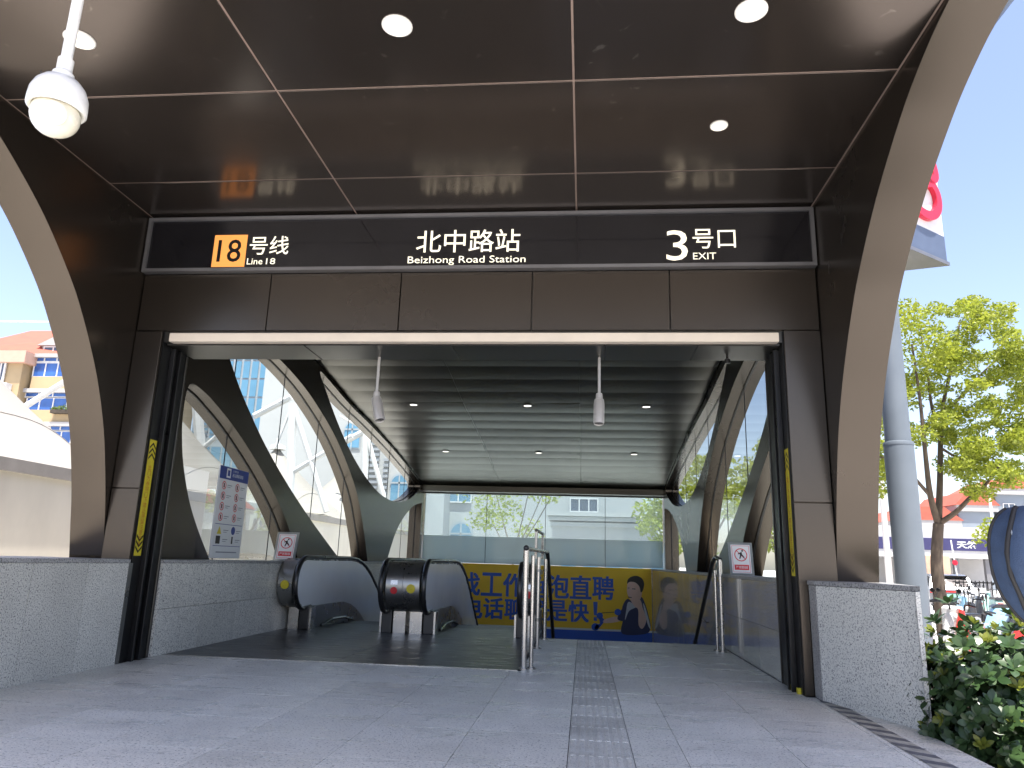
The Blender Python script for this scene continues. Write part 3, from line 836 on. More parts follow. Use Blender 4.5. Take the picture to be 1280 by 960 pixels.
# ---------------------------------------------------------------- advert
PY = plain('advert_yellow', (.88, .55, .016), .45, 0, .05, 1.5)
PB = plain('advert_blue', (.016, .10, .5), .45, 0, .05)
PW = plain('advert_white', (.72, .72, .70), .45, 0, .04)
PN = plain('advert_navy', (.03, .04, .11), .5)
PS = plain('advert_skin', (.82, .56, .44), .5, 0, .06)
PG = plain('advert_grey', (.6, .62, .65), .5)
PK = plain('advert_black', (.012, .012, .014), .5)
AY = YB - .095
ad = thing('advert_poster', 'long yellow advertising poster with blue Chinese characters and a man', 'poster', (-1.2, AY, -1))
MB().box(-4.36, 1.885, AY, YB - .082, -1.3, .975).build('printed_sheet', PY, ad)
MB().box(-4.36, 1.885, AY - .002, AY - .0005, -.74, -.69).build('white_line', PW, ad)
MB().box(-4.36, 1.885, AY - .0025, AY - .0005, -1.3, -.742).build('blue_band', PB, ad)
pm_ = lambda u, w: (u, AY - .003, w)
def heavy(ch, rect):
    o = text(ch, rect, pm_, PB, ad)
    bm = bmesh.new()
    for k, (dx, dz) in enumerate(((0, 0), (.016, .012), (-.016, .012), (.016, -.012), (-.016, -.012))):
        n0 = len(bm.verts); bm.from_mesh(o.data); bm.verts.ensure_lookup_table()
        for v in bm.verts[n0:]: v.co += Vector((dx, -.0006 * k, dz))
    bm.to_mesh(o.data); bm.free()
for i, ch in enumerate('找工作鱼泡直聘'): heavy(ch, (-3.54 + .632 * i, -2.96 + .632 * i, .10, .72))
for i, ch in enumerate('电话聊就是快'): heavy(ch, (-3.42 + .60 * i, -2.87 + .60 * i, -.52, .03))
MB().add([pm_(.285, -.33), pm_(.365, -.33), pm_(.385, .03), pm_(.265, .03)], [(0, 1, 2, 3)]).build('exclamation_stroke', PB, ad)
MB().add([pm_(.28, -.48), pm_(.37, -.48), pm_(.37, -.38), pm_(.28, -.38)], [(0, 1, 2, 3)]).build('exclamation_dot', PB, ad)
def pc(cx_, cy_, d=.004):
    p = on_y(730 + cx_ / 7.53, 700 + cy_ / 7.53, AY - d)
    return (p.x, AY - d, p.z)
def pp(pts, mat, name, d=.004, sm=True):
    q = catmull(pts, 4, True) if sm else pts
    return MB().add([pc(a, b, d) for a, b in q], [tuple(range(len(q)))]).build(name, mat, ad)
def disc(cx_, cy_, r, mat, name, d=.004): return pp([(cx_ + r * math.cos(k * math.pi / 8), cy_ + r * math.sin(k * math.pi / 8)) for k in range(16)], mat, name, d, False)
pp([(360, 695), (366, 560), (356, 470), (378, 400), (412, 365), (450, 388), (500, 382), (542, 348), (578, 420), (606, 520), (626, 640), (572, 697)], PN, 'printed_jacket')
pp([(190, 562), (310, 532), (338, 575), (200, 594)], PS, 'printed_arm', .0045)
pp([(350, 470), (376, 470), (372, 570), (318, 560), (322, 520)], PN, 'printed_sleeve', .005)
pp([(412, 402), (440, 398), (492, 440), (424, 480), (386, 566), (398, 470)], PG, 'printed_shirt', .005)
pp([(410, 222), (430, 203), (500, 208), (540, 256), (544, 322), (522, 378), (470, 398), (432, 366), (412, 330), (404, 282)], PS, 'printed_face', .006)
pp([(406, 224), (414, 182), (450, 156), (500, 150), (546, 174), (566, 222), (556, 282), (534, 304), (522, 252), (482, 212), (430, 206)], PK, 'printed_hair', .007)
pp([(438, 372), (480, 352), (532, 380), (552, 450), (588, 560), (552, 646), (514, 610), (510, 470), (478, 440)], PS, 'printed_hand', .0075)
pp([(556, 420), (572, 432), (604, 540), (626, 646), (598, 600)], PG, 'printed_stripe', .0075)
for q in (((412, 262), (428, 260), (428, 266), (412, 267)), ((452, 268), (484, 270), (484, 277), (452, 274)), ((414, 344), (450, 352), (448, 358), (416, 352))): pp(list(q), PK, 'printed_feature', .0075, False)
disc(148, 525, 31, PB, 'printed_receiver'); disc(106, 630, 36, PB, 'printed_receiver'); disc(318, 490, 31, PB, 'printed_receiver', .006)
pp([(140, 540), (186, 552), (184, 588), (140, 640), (100, 650), (112, 612), (150, 592)], PB, 'printed_receiver')
pp([(165, 496), (300, 486), (300, 492), (165, 503)], PK, 'printed_cord', .0045, False)

# ---------------------------------------------------------------- notices
PALE = plain('pale_grey_print', (.68, .70, .72), .4, 0, .03)
NAVY = plain('navy_header_print', (.012, .035, .23), .4)
GREYTX = plain('grey_fine_print', (.22, .24, .28), .5)
nb = thing('notice_board', 'tall passenger notice with navy header and red prohibition circles against the glass', 'sign', (-4.6, 9.35, .97))
MB().box(-4.625, -4.605, 8.95, 9.76, .985, 2.14).build('board', PALE, nb, bevel=.003)
nm = lambda u, w, d=.0: (-4.603 + d, 8.95 + u * .81, .985 + w * 1.155)
def rect(u0, u1, v0, v1, mat, name, par, mp=nm, d=0.0): return MB().add([mp(u0, v0, d), mp(u1, v0, d), mp(u1, v1, d), mp(u0, v1, d)], [(0, 1, 2, 3)]).build(name, mat, par)
def ring(uc, vc, ru, rv, k_in, mat, name, par, mp=nm, d=.001, n=20):
    vs = []
    for i in range(n):
        a = 2 * math.pi * i / n
        vs += [mp(uc + ru * math.cos(a), vc + rv * math.sin(a), d), mp(uc + ru * k_in * math.cos(a), vc + rv * k_in * math.sin(a), d)]
    m = MB().add(vs, [(2 * i, 2 * ((i + 1) % n), 2 * ((i + 1) % n) + 1, 2 * i + 1) for i in range(n)])
    if k_in > 0:
        c = math.cos(math.radians(45)); e = .06
        m.add([mp(uc - ru * c * (1 - e), vc + rv * c * (1 + e), d), mp(uc - ru * c * (1 + e), vc + rv * c * (1 - e), d), mp(uc + ru * c * (1 - e), vc - rv * c * (1 + e), d), mp(uc + ru * c * (1 + e), vc - rv * c * (1 - e), d)], [(0, 1, 2, 3)])
    return m.build(name, mat, par)
rect(.0, 1, .86, 1, NAVY, 'header', nb)
text('进站乘客须知', (.42, .8, .90, .94), lambda u, w: nm(u, w, .001), PALE, nb)
text('上海地铁', (.42, .62, .955, .98), lambda u, w: nm(u, w, .001), PALE, nb)
rect(.22, .36, .88, .985, PALE, 'header_symbol', nb, nm, .001); rect(.25, .33, .90, .965, NAVY, 'header_symbol', nb, nm, .002)
for c in range(2):
    for r in range(4):
        uc, vc = .18 + .46 * c, .79 - .115 * r
        ring(uc, vc, .07, .046, .8, REDP, 'prohibition_symbol', nb)
        rect(uc - .02, uc + .02, vc - .022, vc + .022, BLACK, 'pictogram', nb, nm, .0005)
        rect(uc + .11, uc + .27, vc + .005, vc + .013, GREYTX, 'fine_print', nb); rect(uc + .11, uc + .22, vc - .015, vc - .009, GREYTX, 'fine_print', nb)
for v in (.365, .13): rect(.04, .96, v, v + .006, NAVY, 'rule', nb)
MB().add([nm(.12, .26, .001), nm(.27, .26, .001), nm(.195, .345, .001)], [(0, 1, 2)]).build('warning_triangle', YEL, nb)
ring(.66, .305, .07, .046, 0, NAVY, 'mandatory_symbol', nb)
rect(.11, .25, .155, .24, BLACK, 'pictogram', nb); rect(.63, .68, .16, .24, BLACK, 'pictogram', nb)
for u, v in ((.33, .30), (.76, .30), (.33, .2), (.76, .2)): rect(u, u + .17, v, v + .008, GREYTX, 'fine_print', nb); rect(u, u + .12, v - .02, v - .014, GREYTX, 'fine_print', nb)
rect(.16, .86, .06, .072, GREYTX, 'fine_print', nb)
PAPER = plain('white_paper_print', (.74, .74, .74), .4, 0, .02)
ACRYL = glass('acrylic_holder', (.9, .92, .93), 1.0, .35, (.75, .78, .8))
def stand_notice(lab, x0, x1, yy, lean):
    t = thing('prohibition_notice', lab, 'sign', ((x0 + x1) / 2, yy, .967), 'no climbing notices on the wall ledges')
    z0, z1 = .968, 1.385
    MB().prism([(z0, x0), (z0, x1), (z1, x1 + lean), (z1, x0 + lean)], 'y', yy, yy + .02).build('holder', ACRYL, t)
    mp = lambda u, w, d=0.0: (x0 + (x1 - x0) * u + lean * w, yy - .002 - d, z0 + (z1 - z0) * w)
    rect(.1, .9, .06, .93, PAPER, 'paper', t, mp, .0005)
    for a in ((.14, .86, .89, .9), (.14, .86, .09, .1), (.14, .155, .09, .9), (.845, .86, .09, .9)): rect(*a, REDP, 'border', t, mp, .0015)
    ring(.5, .62, .27, .2, .86, REDP, 'prohibition_symbol', t, mp, .002)
    m = MB()
    for q in ([(.42, .5), (.47, .5), (.52, .6), (.46, .6)], [(.46, .58), (.56, .6), (.54, .72), (.46, .68)], [(.53, .6), (.62, .52), (.65, .54), (.57, .63)], [(.38, .66), (.47, .69), (.47, .66), (.39, .63)]):
        m.add([mp(*p, .0025) for p in q], [(0, 1, 2, 3)])
    m.add([mp(.57 + .04 * math.cos(k), .745 + .03 * math.sin(k), .0025) for k in [i * math.pi / 4 for i in range(8)]], [tuple(range(8))])
    m.build('pictogram', BLACK, t)
    rect(.2, .8, .16, .32, REDP, 'red_box', t, mp, .002)
    text('严禁翻越', (.25, .75, .2, .285), lambda u, w: mp(u, w, .003), PAPER, t)
    return t
a, b = on_y(342, 690, 10.9), on_y(369, 690, 10.9)
stand_notice('white no climbing notice on the left ledge next to the escalator newel', a.x, b.x, 10.9, .035)
a, b = on_y(912, 690, 10.15), on_y(942, 690, 10.15)
stand_notice('white no climbing notice on the right ledge above the polished wall', a.x, b.x, 10.15, -.02)

# ---------------------------------------------------------------- cameras
WCAM = plain('white_camera_plastic', (.74, .74, .72), .3, 0, .05, 4, coat=.3)
WDOME = plain('yellowed_camera_dome', (.70, .66, .54), .22, 0, .08, 8, coat=.4)
dc = thing('dome_camera', 'white dome security camera on a ceiling pole', 'camera', (-2.36, 2.70, 2.85))
X, Yc = -2.36, 2.70; DZ = .31
MB().tube([(X, Yc, 4.582), (X, Yc, 2.82 + DZ)], .024, 14).build('pole', WCAM, dc, smooth=40)
MB().lathe([(.033, 2.90), (.033, 2.84), (.045, 2.825), (.045, 2.79)], (X, Yc, DZ), 16).build('pole_collar', WCAM, dc, smooth=30)
MB().lathe([(.05, 2.80), (.078, 2.785), (.102, 2.755), (.117, 2.715), (.12, 2.675), (.12, 2.645), (.112, 2.636), (.1, 2.64), (.09, 2.66)], (X, Yc, DZ), 32).build('housing', WCAM, dc, smooth=50)
dm = MB().sphere((X, Yc, 2.612 + DZ), .1, 26, 16, (1, 1, .95)).build('dome', WDOME, dc, smooth=80)
fdir = Vector((.55, -.75, -.35)).normalized()
lens = MB().lathe([(.052, 0), (.052, .014), (.046, .018), (.03, .018)], (0, 0, 0), 24)
lens.xform(Matrix.Translation(Vector((X, Yc, 2.612 + DZ)) + fdir * .088) @ fdir.to_track_quat('Z', 'Y').to_matrix().to_4x4())
lens.build('lens_window', WDOME, dm, smooth=40)
MB().tube([(X - .05, Yc - .02, 2.83 + DZ), (X - .075, Yc - .03, 2.81 + DZ), (X - .06, Yc - .06, 2.80 + DZ)], .004, 6).build('cable', BLACK, dc)
GCAM = plain('grey_camera_metal', (.42, .41, .40), .4, .2, .06)
def bullet(lab, px, yaw):
    p = on_y(px, 490, 7.52)
    t = thing('bullet_camera', lab, 'camera', (p.x, 7.52, 2.7), 'bullet cameras hanging inside the entrance')
    MB().tube([(p.x, 7.52, 3.166), (p.x, 7.52, 2.74)], .016, 10).build('pole', GCAM, t, smooth=40)
    MB().lathe([(.032, 2.78), (.036, 2.75), (.036, 2.70), (.026, 2.68)], (p.x, 7.52, 0), 14).build('joint', GCAM, t, smooth=40)
    d = Vector((math.sin(yaw) * .38, -.26, -1)).normalized()
    M = Matrix.Translation((p.x, 7.52, 2.71)) @ d.to_track_quat('Z', 'Y').to_matrix().to_4x4()
    m = MB().lathe([(.03, -.01), (.05, .0), (.056, .05), (.056, .26), (.05, .275), (.045, .262)], (0, 0, 0), 16); m.xform(M)
    bo = m.build('camera_body', GCAM, t, smooth=40)
    m = MB().lathe([(.044, .255), (.044, .262)], (0, 0, 0), 16); m.xform(M); m.build('lens_window', BLACK, bo)
bullet('grey bullet camera on a pole near the left leaf windows', 471, .9)
bullet('grey bullet camera on a pole right of the central row of downlights', 749, -.05)
sc_ = thing('spotlight', 'tiny spotlight under the soffit by the right pillar', 'spotlight', (1.55, 7.4, 3.12))
MB().lathe([(.012, 3.164), (.012, 3.14), (.03, 3.13), (.03, 3.09)], (1.45, 7.45, 0), 12).build('lamp_head', BLACK, sc_)
# ================================================================ PLANTING
BARK = plain('tree_bark', (.10, .075, .055), .9, 0, .3, 9, bump=.6, bscale=18, stretch=(1, 1, .3))
LF_YEL = foliage('fresh_tree_leaves', (.14, .20, .022), (.40, .43, .05), .55)
LF_MID = foliage('mid_tree_leaves', (.06, .11, .02), (.17, .23, .04), .45)
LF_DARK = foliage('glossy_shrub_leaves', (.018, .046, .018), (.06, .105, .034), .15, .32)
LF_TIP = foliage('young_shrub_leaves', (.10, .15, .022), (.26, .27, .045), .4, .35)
def leaf_cloud(m, c, r, n, size, rng):
    for _ in range(n):
        while True:
            q = Vector((rng.uniform(-1, 1), rng.uniform(-1, 1), rng.uniform(-1, 1)))
            if q.length < 1: break
        p = Vector(c) + Vector((q.x * r[0], q.y * r[1], q.z * r[2]))
        d = Vector((rng.gauss(0, 1), rng.gauss(0, 1), rng.gauss(-.3, .7))).normalized()
        u = d.cross(Vector((rng.gauss(0, 1), rng.gauss(0, 1), rng.gauss(0, 1)))).normalized()
        s = size * rng.uniform(.6, 1.25)
        m.add([p - d * s, p + u * s * .45, p + d * s, p - u * s * .45], [(0, 1, 2, 3)])
def tree(name, label, base, forks, clumps, size, mat, seed, r0=.14, group=None, per=150):
    """forks: limb polylines from the trunk; clumps: (centre, radii, weight)"""
    rng = random.Random(seed)
    t = thing(name, label, 'tree', base, group)
    m = MB()
    for pts, ra, rb in forks:
        pts = catmull(pts, 4)
        m.tube(pts, [ra + (rb - ra) * i / (len(pts) - 1) for i in range(len(pts))], 8)
    m.build('trunk', BARK, t, smooth=60)
    m = MB()
    for c, r, w in clumps: leaf_cloud(m, c, r, int(per * w), size, rng)
    m.build('crown', mat, t)
    return t
def auto_tree(name, label, base, h, crown_r, seed, mat, size=.11, n_clumps=26, per=110, group=None, trunk_r=.13):
    rng = random.Random(seed)
    b = Vector(base); fork = b + Vector((rng.uniform(-.1, .1), 0, h * .33))
    forks = [([tuple(b), tuple((b + fork) / 2 + Vector((.05, 0, 0))), tuple(fork)], trunk_r, trunk_r * .75)]
    clumps = []
    cc = b + Vector((0, 0, h * .66))
    for k in range(n_clumps):
        a = rng.uniform(0, 2 * math.pi); e = math.asin(rng.uniform(-.85, 1)); rad = rng.uniform(.45, 1) ** .6
        p = cc + Vector((math.cos(a) * math.cos(e) * crown_r, math.sin(a) * math.cos(e) * crown_r, math.sin(e) * h * .34)) * rad
        s = crown_r * rng.uniform(.17, .34)
        clumps.append((p, (s * 1.3, s * 1.3, s * .8), (s / crown_r / .26) ** 2))
        if k % 3 == 0:
            mid = (fork + p) / 2 + Vector((0, 0, -.15))
            forks.append(([tuple(fork), tuple(mid), tuple(p)], trunk_r * .55, .015))
    return tree(name, label, base, forks, clumps, size, mat, seed, group=group, per=per)
# the tree beside the pylon
TB = Vector((7.95, 18.0, STREET))
F = on_y(1173, 655, 18)
def P(px, py, dy=0.0): return tuple(on_y(px, py, 18 + dy))
forks = [([tuple(TB), P(1172, 720), P(1171, 690), tuple(F)], .15, .12),
         ([tuple(F), P(1163, 620, -.2), P(1157, 570, -.4), P(1150, 500, -.5), P(1140, 430, -.6)], .085, .02),
         ([tuple(F), P(1175, 600, .2), P(1176, 545, .3), P(1180, 500, .4), P(1192, 450, .5), P(1200, 400, .5)], .085, .018),
         ([P(1176, 545, .3), P(1165, 510, .2), P(1160, 470, 0), P(1150, 410, 0)], .05, .015),
         ([tuple(F), P(1195, 640, -.3), P(1215, 620, -.6), P(1232, 606, -.8), P(1250, 580, -1)], .07, .02),
         ([P(1180, 520, .3), P(1215, 480, .8), P(1245, 450, 1.1), P(1270, 430, 1.2)], .04, .012),
         ([P(1163, 620, -.2), P(1125, 580, -.4), P(1095, 570, -.6)], .045, .012),
         ([P(1176, 560, .2), P(1205, 575, .9), P(1225, 565, 1.3)], .035, .012)]
rng = random.Random(5)
clumps = []
for (px, py, rx, ry, n) in ((1150, 400, 22, 16, 5), (1195, 395, 30, 16, 8), (1235, 400, 26, 16, 7), (1165, 440, 30, 24, 9), (1215, 440, 38, 24, 11), (1262, 440, 22, 26, 8),
                            (1150, 490, 30, 24, 9), (1205, 500, 36, 26, 11), (1252, 495, 28, 26, 10), (1285, 470, 22, 30, 7), (1105, 500, 14, 40, 7), (1110, 555, 14, 36, 7), (1100, 600, 8, 20, 3), (1160, 540, 26, 16, 6),
                            (1220, 545, 34, 20, 9), (1262, 545, 20, 22, 7), (1215, 580, 26, 14, 6), (1238, 590, 14, 14, 4), (1190, 585, 14, 12, 3), (1270, 590, 16, 12, 3), (1225, 610, 12, 8, 2), (1085, 450, 20, 40, 8), (1300, 520, 25, 40, 8)):
    for _ in range(int(n * 1.7)):
        dy = rng.uniform(-1.4, 1.4)
        p = on_y(px + rng.uniform(-1, 1) * rx, py + rng.uniform(-1, 1) * ry, 18 + dy)
        s = rng.uniform(.13, .32)
        clumps.append((p, (s * 1.25, s * 1.25, s * .75), (s / .26) ** 2 * .6))
tree('street_tree', 'bright green camphor-like tree with forked trunk behind the blue-grey pylon', tuple(TB), forks, clumps, .055, LF_YEL, 3, per=270)
auto_tree('roadside_tree', 'leafy tree seen through the nearest right leaf window', (6.1, 24.0, STREET), 5.6, 1.8, 21, LF_YEL, .11, 26, 110, 'trees beyond the right wall')
auto_tree('roadside_tree', 'tree crown low in the second right leaf window', (4.6, 31.0, STREET), 6.0, 2.0, 22, LF_YEL, .13, 26, 90, 'trees beyond the right wall')
auto_tree('garden_tree', 'thin yellow-green tree behind the rear glass, left of the railing', (-3.0, 31.0, STREET), 5.6, 2.0, 23, LF_YEL, .1, 18, 70, 'trees behind the rear glass', .06)
auto_tree('garden_tree', 'green tree at the right end of the rear glass', (3.7, 34.0, STREET), 6.0, 1.6, 24, LF_YEL, .12, 22, 90, 'trees behind the rear glass', .08)
auto_tree('small_tree', 'low yellow-green tree above the blue backpack', (17.7, 31.5, STREET), 4.0, 1.7, 26, LF_YEL, .11, 24, 120)

# the shrub at the end of the granite wall: big glossy leaves, each nearer one an object
SOIL = plain('planter_soil', (.05, .04, .03), .95, 0, .3, 6, bump=.6, bscale=30)
pt = thing('planter', 'low planter bed edged with dark stone below the leafy shrub', 'planter', (3.2, 5.9, STREET))
MB().box(2.34, 4.3, 4.72, 7.3, STREET, -.2).build('soil_bed', SOIL, pt)
KERB = granite('dark_kerb_granite', (.2, .2, .2), (.13, .13, .13), (.05, .05, .05), 80, .6)
for k in range(4): MB().box(2.34 + .5 * k, 2.836 + .5 * k, 4.58, 4.715, STREET, -.15).build('kerb_stone', KERB, pt, bevel=.012)
sh = thing('leafy_shrub', 'dense shrub with dark glossy leaves and yellow-green young tips', 'shrub', (2.95, 5.75, -.2))
rng = random.Random(11)
def leaf_mesh(k, wide, bend, mat):
    vs = [(0, 0, 0)]; fs = []
    n = 5
    for i in range(1, n):
        t = i / n
        w = wide * math.sin(math.pi * t ** 1.25) ** .8 * .5
        z = -bend * t * t
        vs += [(t, -w, z + .1 * w), (t, 0, z - .0), (t, w, z + .1 * w)]
    vs.append((1, 0, -bend))
    fs += [(0, 1, 2), (0, 2, 3)]
    for i in range(n - 2):
        a = 1 + 3 * i
        fs += [(a, a + 3, a + 4, a + 1), (a + 1, a + 4, a + 5, a + 2)]
    a = 1 + 3 * (n - 2); e = len(vs) - 1
    fs += [(a, e, a + 1), (a + 1, e, a + 2)]
    me = bpy.data.meshes.new('leaf'); me.from_pydata(vs, [], fs); me.materials.append(mat); me.shade_smooth()
    return me
LM = [leaf_mesh(0, .5, .12, LF_DARK), leaf_mesh(1, .58, .25, LF_DARK), leaf_mesh(2, .44, .02, LF_DARK)]
LT = [leaf_mesh(3, .36, .05, LF_TIP), leaf_mesh(4, .4, .15, LF_TIP)]
CEN = Vector((2.95, 5.72, .13)); RAD3 = Vector((.72, .6, .60))
items = []; stems = MB()
for w in range(1300):
    a = rng.uniform(0, 2 * math.pi); e = math.asin(rng.uniform(-.9, 1))
    dirv = Vector((math.cos(a) * math.cos(e), math.sin(a) * math.cos(e), math.sin(e)))
    rad = rng.uniform(.3, 1.0) ** .6 * (1 + .14 * math.sin(3 * a + 2) * math.cos(2 * e))
    if dirv.z > .3 and rng.random() < .12: rad *= 1.22
    p = CEN + Vector((dirv.x * RAD3.x, dirv.y * RAD3.y, dirv.z * RAD3.z)) * rad
    p.z += .34 * max(0, 2.75 - p.x) * max(0, dirv.z)
    if p.z < -.16: continue
    axis = (dirv + Vector((0, 0, .55)) + Vector((rng.gauss(0, .3), rng.gauss(0, .3), rng.gauss(0, .3)))).normalized()
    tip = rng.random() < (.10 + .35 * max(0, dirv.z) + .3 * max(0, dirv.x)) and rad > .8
    if rng.random() < .12: stems.tube([tuple(CEN + (p - CEN) * .45), tuple(p - axis * .03)], .004, 4)
    k = rng.randint(7, 10)
    for j in range(k):
        ang = j * 2.4 + rng.uniform(-.3, .3)
        elev = .25 + .75 * (j / k) if not tip else .5 + .8 * (j / k)
        side = axis.cross(Vector((.3, .2, 1))).normalized(); up2 = side.cross(axis)
        out = side * math.cos(ang) + up2 * math.sin(ang)
        d = (out * math.cos(elev) + axis * math.sin(elev)).normalized()
        nrm = (axis * math.cos(elev) - out * math.sin(elev)).normalized()
        L = rng.uniform(.06, .105) * (.8 if tip else 1)
        B = d; Cc = nrm.cross(d).normalized()
        M = Matrix(((B.x * L, Cc.x * L, nrm.x * L, p.x), (B.y * L, Cc.y * L, nrm.y * L, p.y), (B.z * L, Cc.z * L, nrm.z * L, p.z), (0, 0, 0, 1)))
        items.append(((p - EYE).length - rad * .9 - (.4 if tip else 0), M, tip, rng.randrange(6)))
items.sort(key=lambda q: q[0])
rest = {True: MB(), False: MB()}
for i, (_, M, tip, r) in enumerate(items):
    me = (LT if tip else LM)[r % (2 if tip else 3)]
    if i < 300:
        o = bpy.data.objects.new('leaf', me); COL.objects.link(o); o.parent = sh
        o.matrix_local = Matrix.Translation(-WORLD[sh.name]) @ M
    else:
        m = rest[tip]
        m.add([M @ v.co for v in me.vertices], [tuple(p.vertices) for p in me.polygons])
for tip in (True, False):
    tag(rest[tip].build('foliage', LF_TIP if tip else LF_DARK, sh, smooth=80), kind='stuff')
stems.build('stems', BARK, sh)

# ================================================================ RIGHT SIDE STREET
STEELBLUE = plain('blue_grey_paint', (.13, .155, .18), .55, .1, .06, 2)
SIGNWHITE = plain('white_sign_face', (.55, .56, .555), .4, 0, .04)
SIGNBLUE = plain('slate_blue_band', (.07, .095, .15), .5)
LOGORED = plain('red_logo_paint', (.5, .012, .04), .4)
py_t = thing('sign_pylon', 'blue-grey pylon with white triangular sign box and red emblem', 'sign', (5.4, 13.0, STREET))
MB().tube([(5.32, 13, STREET), (5.32, 13, 3.2)], .235, 24).build('pole', STEELBLUE, py_t, smooth=40)
MB().tube([(5.32, 13, 3.2), (5.32, 13, 6.8)], .205, 24).build('upper_pole', STEELBLUE, py_t, smooth=40)
MB().lathe([(.24, 3.16), (.242, 3.19), (.235, 3.22), (.205, 3.23)], (5.32, 13, 0), 24).build('collar', STEELBLUE, py_t, smooth=40)
tri = [(4.7, 12.0), (6.72, 13.55), (4.35, 14.3)]
MB().prism(tri, 'z', 7.25, 9.05).build('sign_box', SIGNWHITE, py_t)
MB().prism(inset(tri, -.01), 'z', 6.74, 7.25).build('lower_band', SIGNBLUE, py_t)
MB().prism(inset(tri, -.06), 'z', 6.67, 6.74).build('bottom_plate', FRAME, py_t)
MB().prism(inset(tri, -.06), 'z', 9.05, 9.11).build('top_plate', FRAME, py_t)
fa, fb = Vector((4.7, 12.0, 0)), Vector((6.72, 13.55, 0))
fd = (fb - fa).normalized(); fn = Vector((fd.y, -fd.x, 0))
def lp_(u, v, d=.03): return tuple(fa + fd * u + fn * d + Vector((0, 0, v)))
for pts in ([(2.30, 8.72), (2.36, 8.42), (2.16, 8.28), (1.95, 8.36), (1.6, 8.6), (1.35, 8.45), (1.3, 8.1)], [(1.75, 8.05), (1.98, 8.15), (2.2, 8.2), (2.36, 8.0), (2.32, 7.72), (2.08, 7.52), (1.75, 7.5), (1.4, 7.65)]):
    q = catmull(pts, 5); m = MB(); vs = []
    for i, p in enumerate(q):
        a, b = q[max(i - 1, 0)], q[min(i + 1, len(q) - 1)]
        t = Vector((b[0] - a[0], b[1] - a[1])).normalized() * .085
        for sx_, d in ((1, .002), (1, .09), (-1, .09), (-1, .002)): vs.append(lp_(p[0] - t.y * sx_, p[1] + t.x * sx_, d))
    n = len(q)
    m.add(vs, [(i * 4 + c, i * 4 + c + 1, i * 4 + c + 5, i * 4 + c + 4) for i in range(n - 1) for c in range(3)] + [(0, 1, 2, 3), (n * 4 - 1, n * 4 - 2, n * 4 - 3, n * 4 - 4)])
    m.build('emblem', LOGORED, py_t)

# car
CARGREY = plain('silver_car_paint', (.30, .31, .33), .25, .6, .04, coat=.6)
CARGLASS = plain('dark_car_glass', (.015, .017, .02), .08, 0, .1, coat=.5)
TAIL = plain('red_tail_lamp', (.5, .02, .02), .25)
PLATEG = plain('green_number_plate', (.25, .55, .42), .5)
TYRE = plain('tyre_rubber', (.02, .02, .02), .8)
ALLOY = plain('alloy_wheel', (.4, .4, .42), .35, .8)
car = thing('parked_car', 'silver-grey estate car seen from behind, parked past the tree trunk', 'car', (0, 0, 0))
def car_section(pts): return pts
W = .93
low = [(0, .32), (.04, .55), (.02, .78), (.08, .98), (1.2, 1.02), (3.2, 1.0), (4.3, .86), (4.62, .66), (4.66, .34), (4.5, .24), (.15, .24)]
body = MB().prism(low, 'x', -W, W).build('body', CARGREY, car, bevel=.05, smooth=50)
cab = MB()
b0 = [(.12, .99), (.5, 1.46), (1.0, 1.58), (2.0, 1.6), (2.7, 1.5), (3.6, 1.0)]
vs = [(-.86 + .16 * max(0, (z - 1) / .6), yv, z) for yv, z in b0] + [(.86 - .16 * max(0, (z - 1) / .6), yv, z) for yv, z in b0]
n = len(b0)
cab.add(vs, [tuple(range(n)), tuple(range(2 * n - 1, n - 1, -1))] + [(i, i + n, i + n + 1, i + 1) for i in range(n - 1)])
cabin = cab.build('cabin', CARGREY, car)
MB().add([(-.72, .17, 1.06), (.72, .17, 1.06), (.62, .46, 1.40), (-.62, .46, 1.40)], [(0, 1, 2, 3)]).xform(Matrix.Translation((0, -.025, .012))).build('rear_window', CARGLASS, cabin)
MB().box(-.68, .68, .36, .56, 1.47, 1.53).build('rear_spoiler', BLACK, cabin)
for s in (-1, 1):
    MB().add([(s * .875, .7, 1.06), (s * .765, 1.0, 1.48), (s * .765, 2.5, 1.48), (s * .875, 3.2, 1.06)], [(0, 1, 2, 3)]).build('side_window', CARGLASS, cabin)
    for yw in (.85, 3.75):
        tw = MB().lathe([(.2, -.12), (.34, -.11), (.35, 0), (.34, .11), (.2, .12)], (s * .82, yw, .34), 20, 'x').build('tyre', TYRE, car, smooth=40)
        MB().lathe([(.21, -.125), (.06, -.115), (.0, -.11)], (s * .82, yw, .34), 12, 'x').build('rim', ALLOY, tw); MB().lathe([(.0, .11), (.06, .115), (.21, .125)], (s * .82, yw, .34), 12, 'x').build('rim', ALLOY, tw)
MB().box(-.86, .86, -.012, .03, .80, .87).build('tail_lamp_bar', TAIL, car)
for s in (-1, 1): MB().box(s * .6, s * .9, -.02, .1, .76, .9).build('tail_lamp', TAIL, car)
MB().box(-.24, .24, -.005, .02, .6, .73).build('number_plate', PLATEG, car)
MB().box(-.85, .85, -.015, .2, .28, .5).build('bumper', BLACK, car, bevel=.03)
car.location = (16.25, 35.5, STREET); car.rotation_euler.z = math.radians(-14)

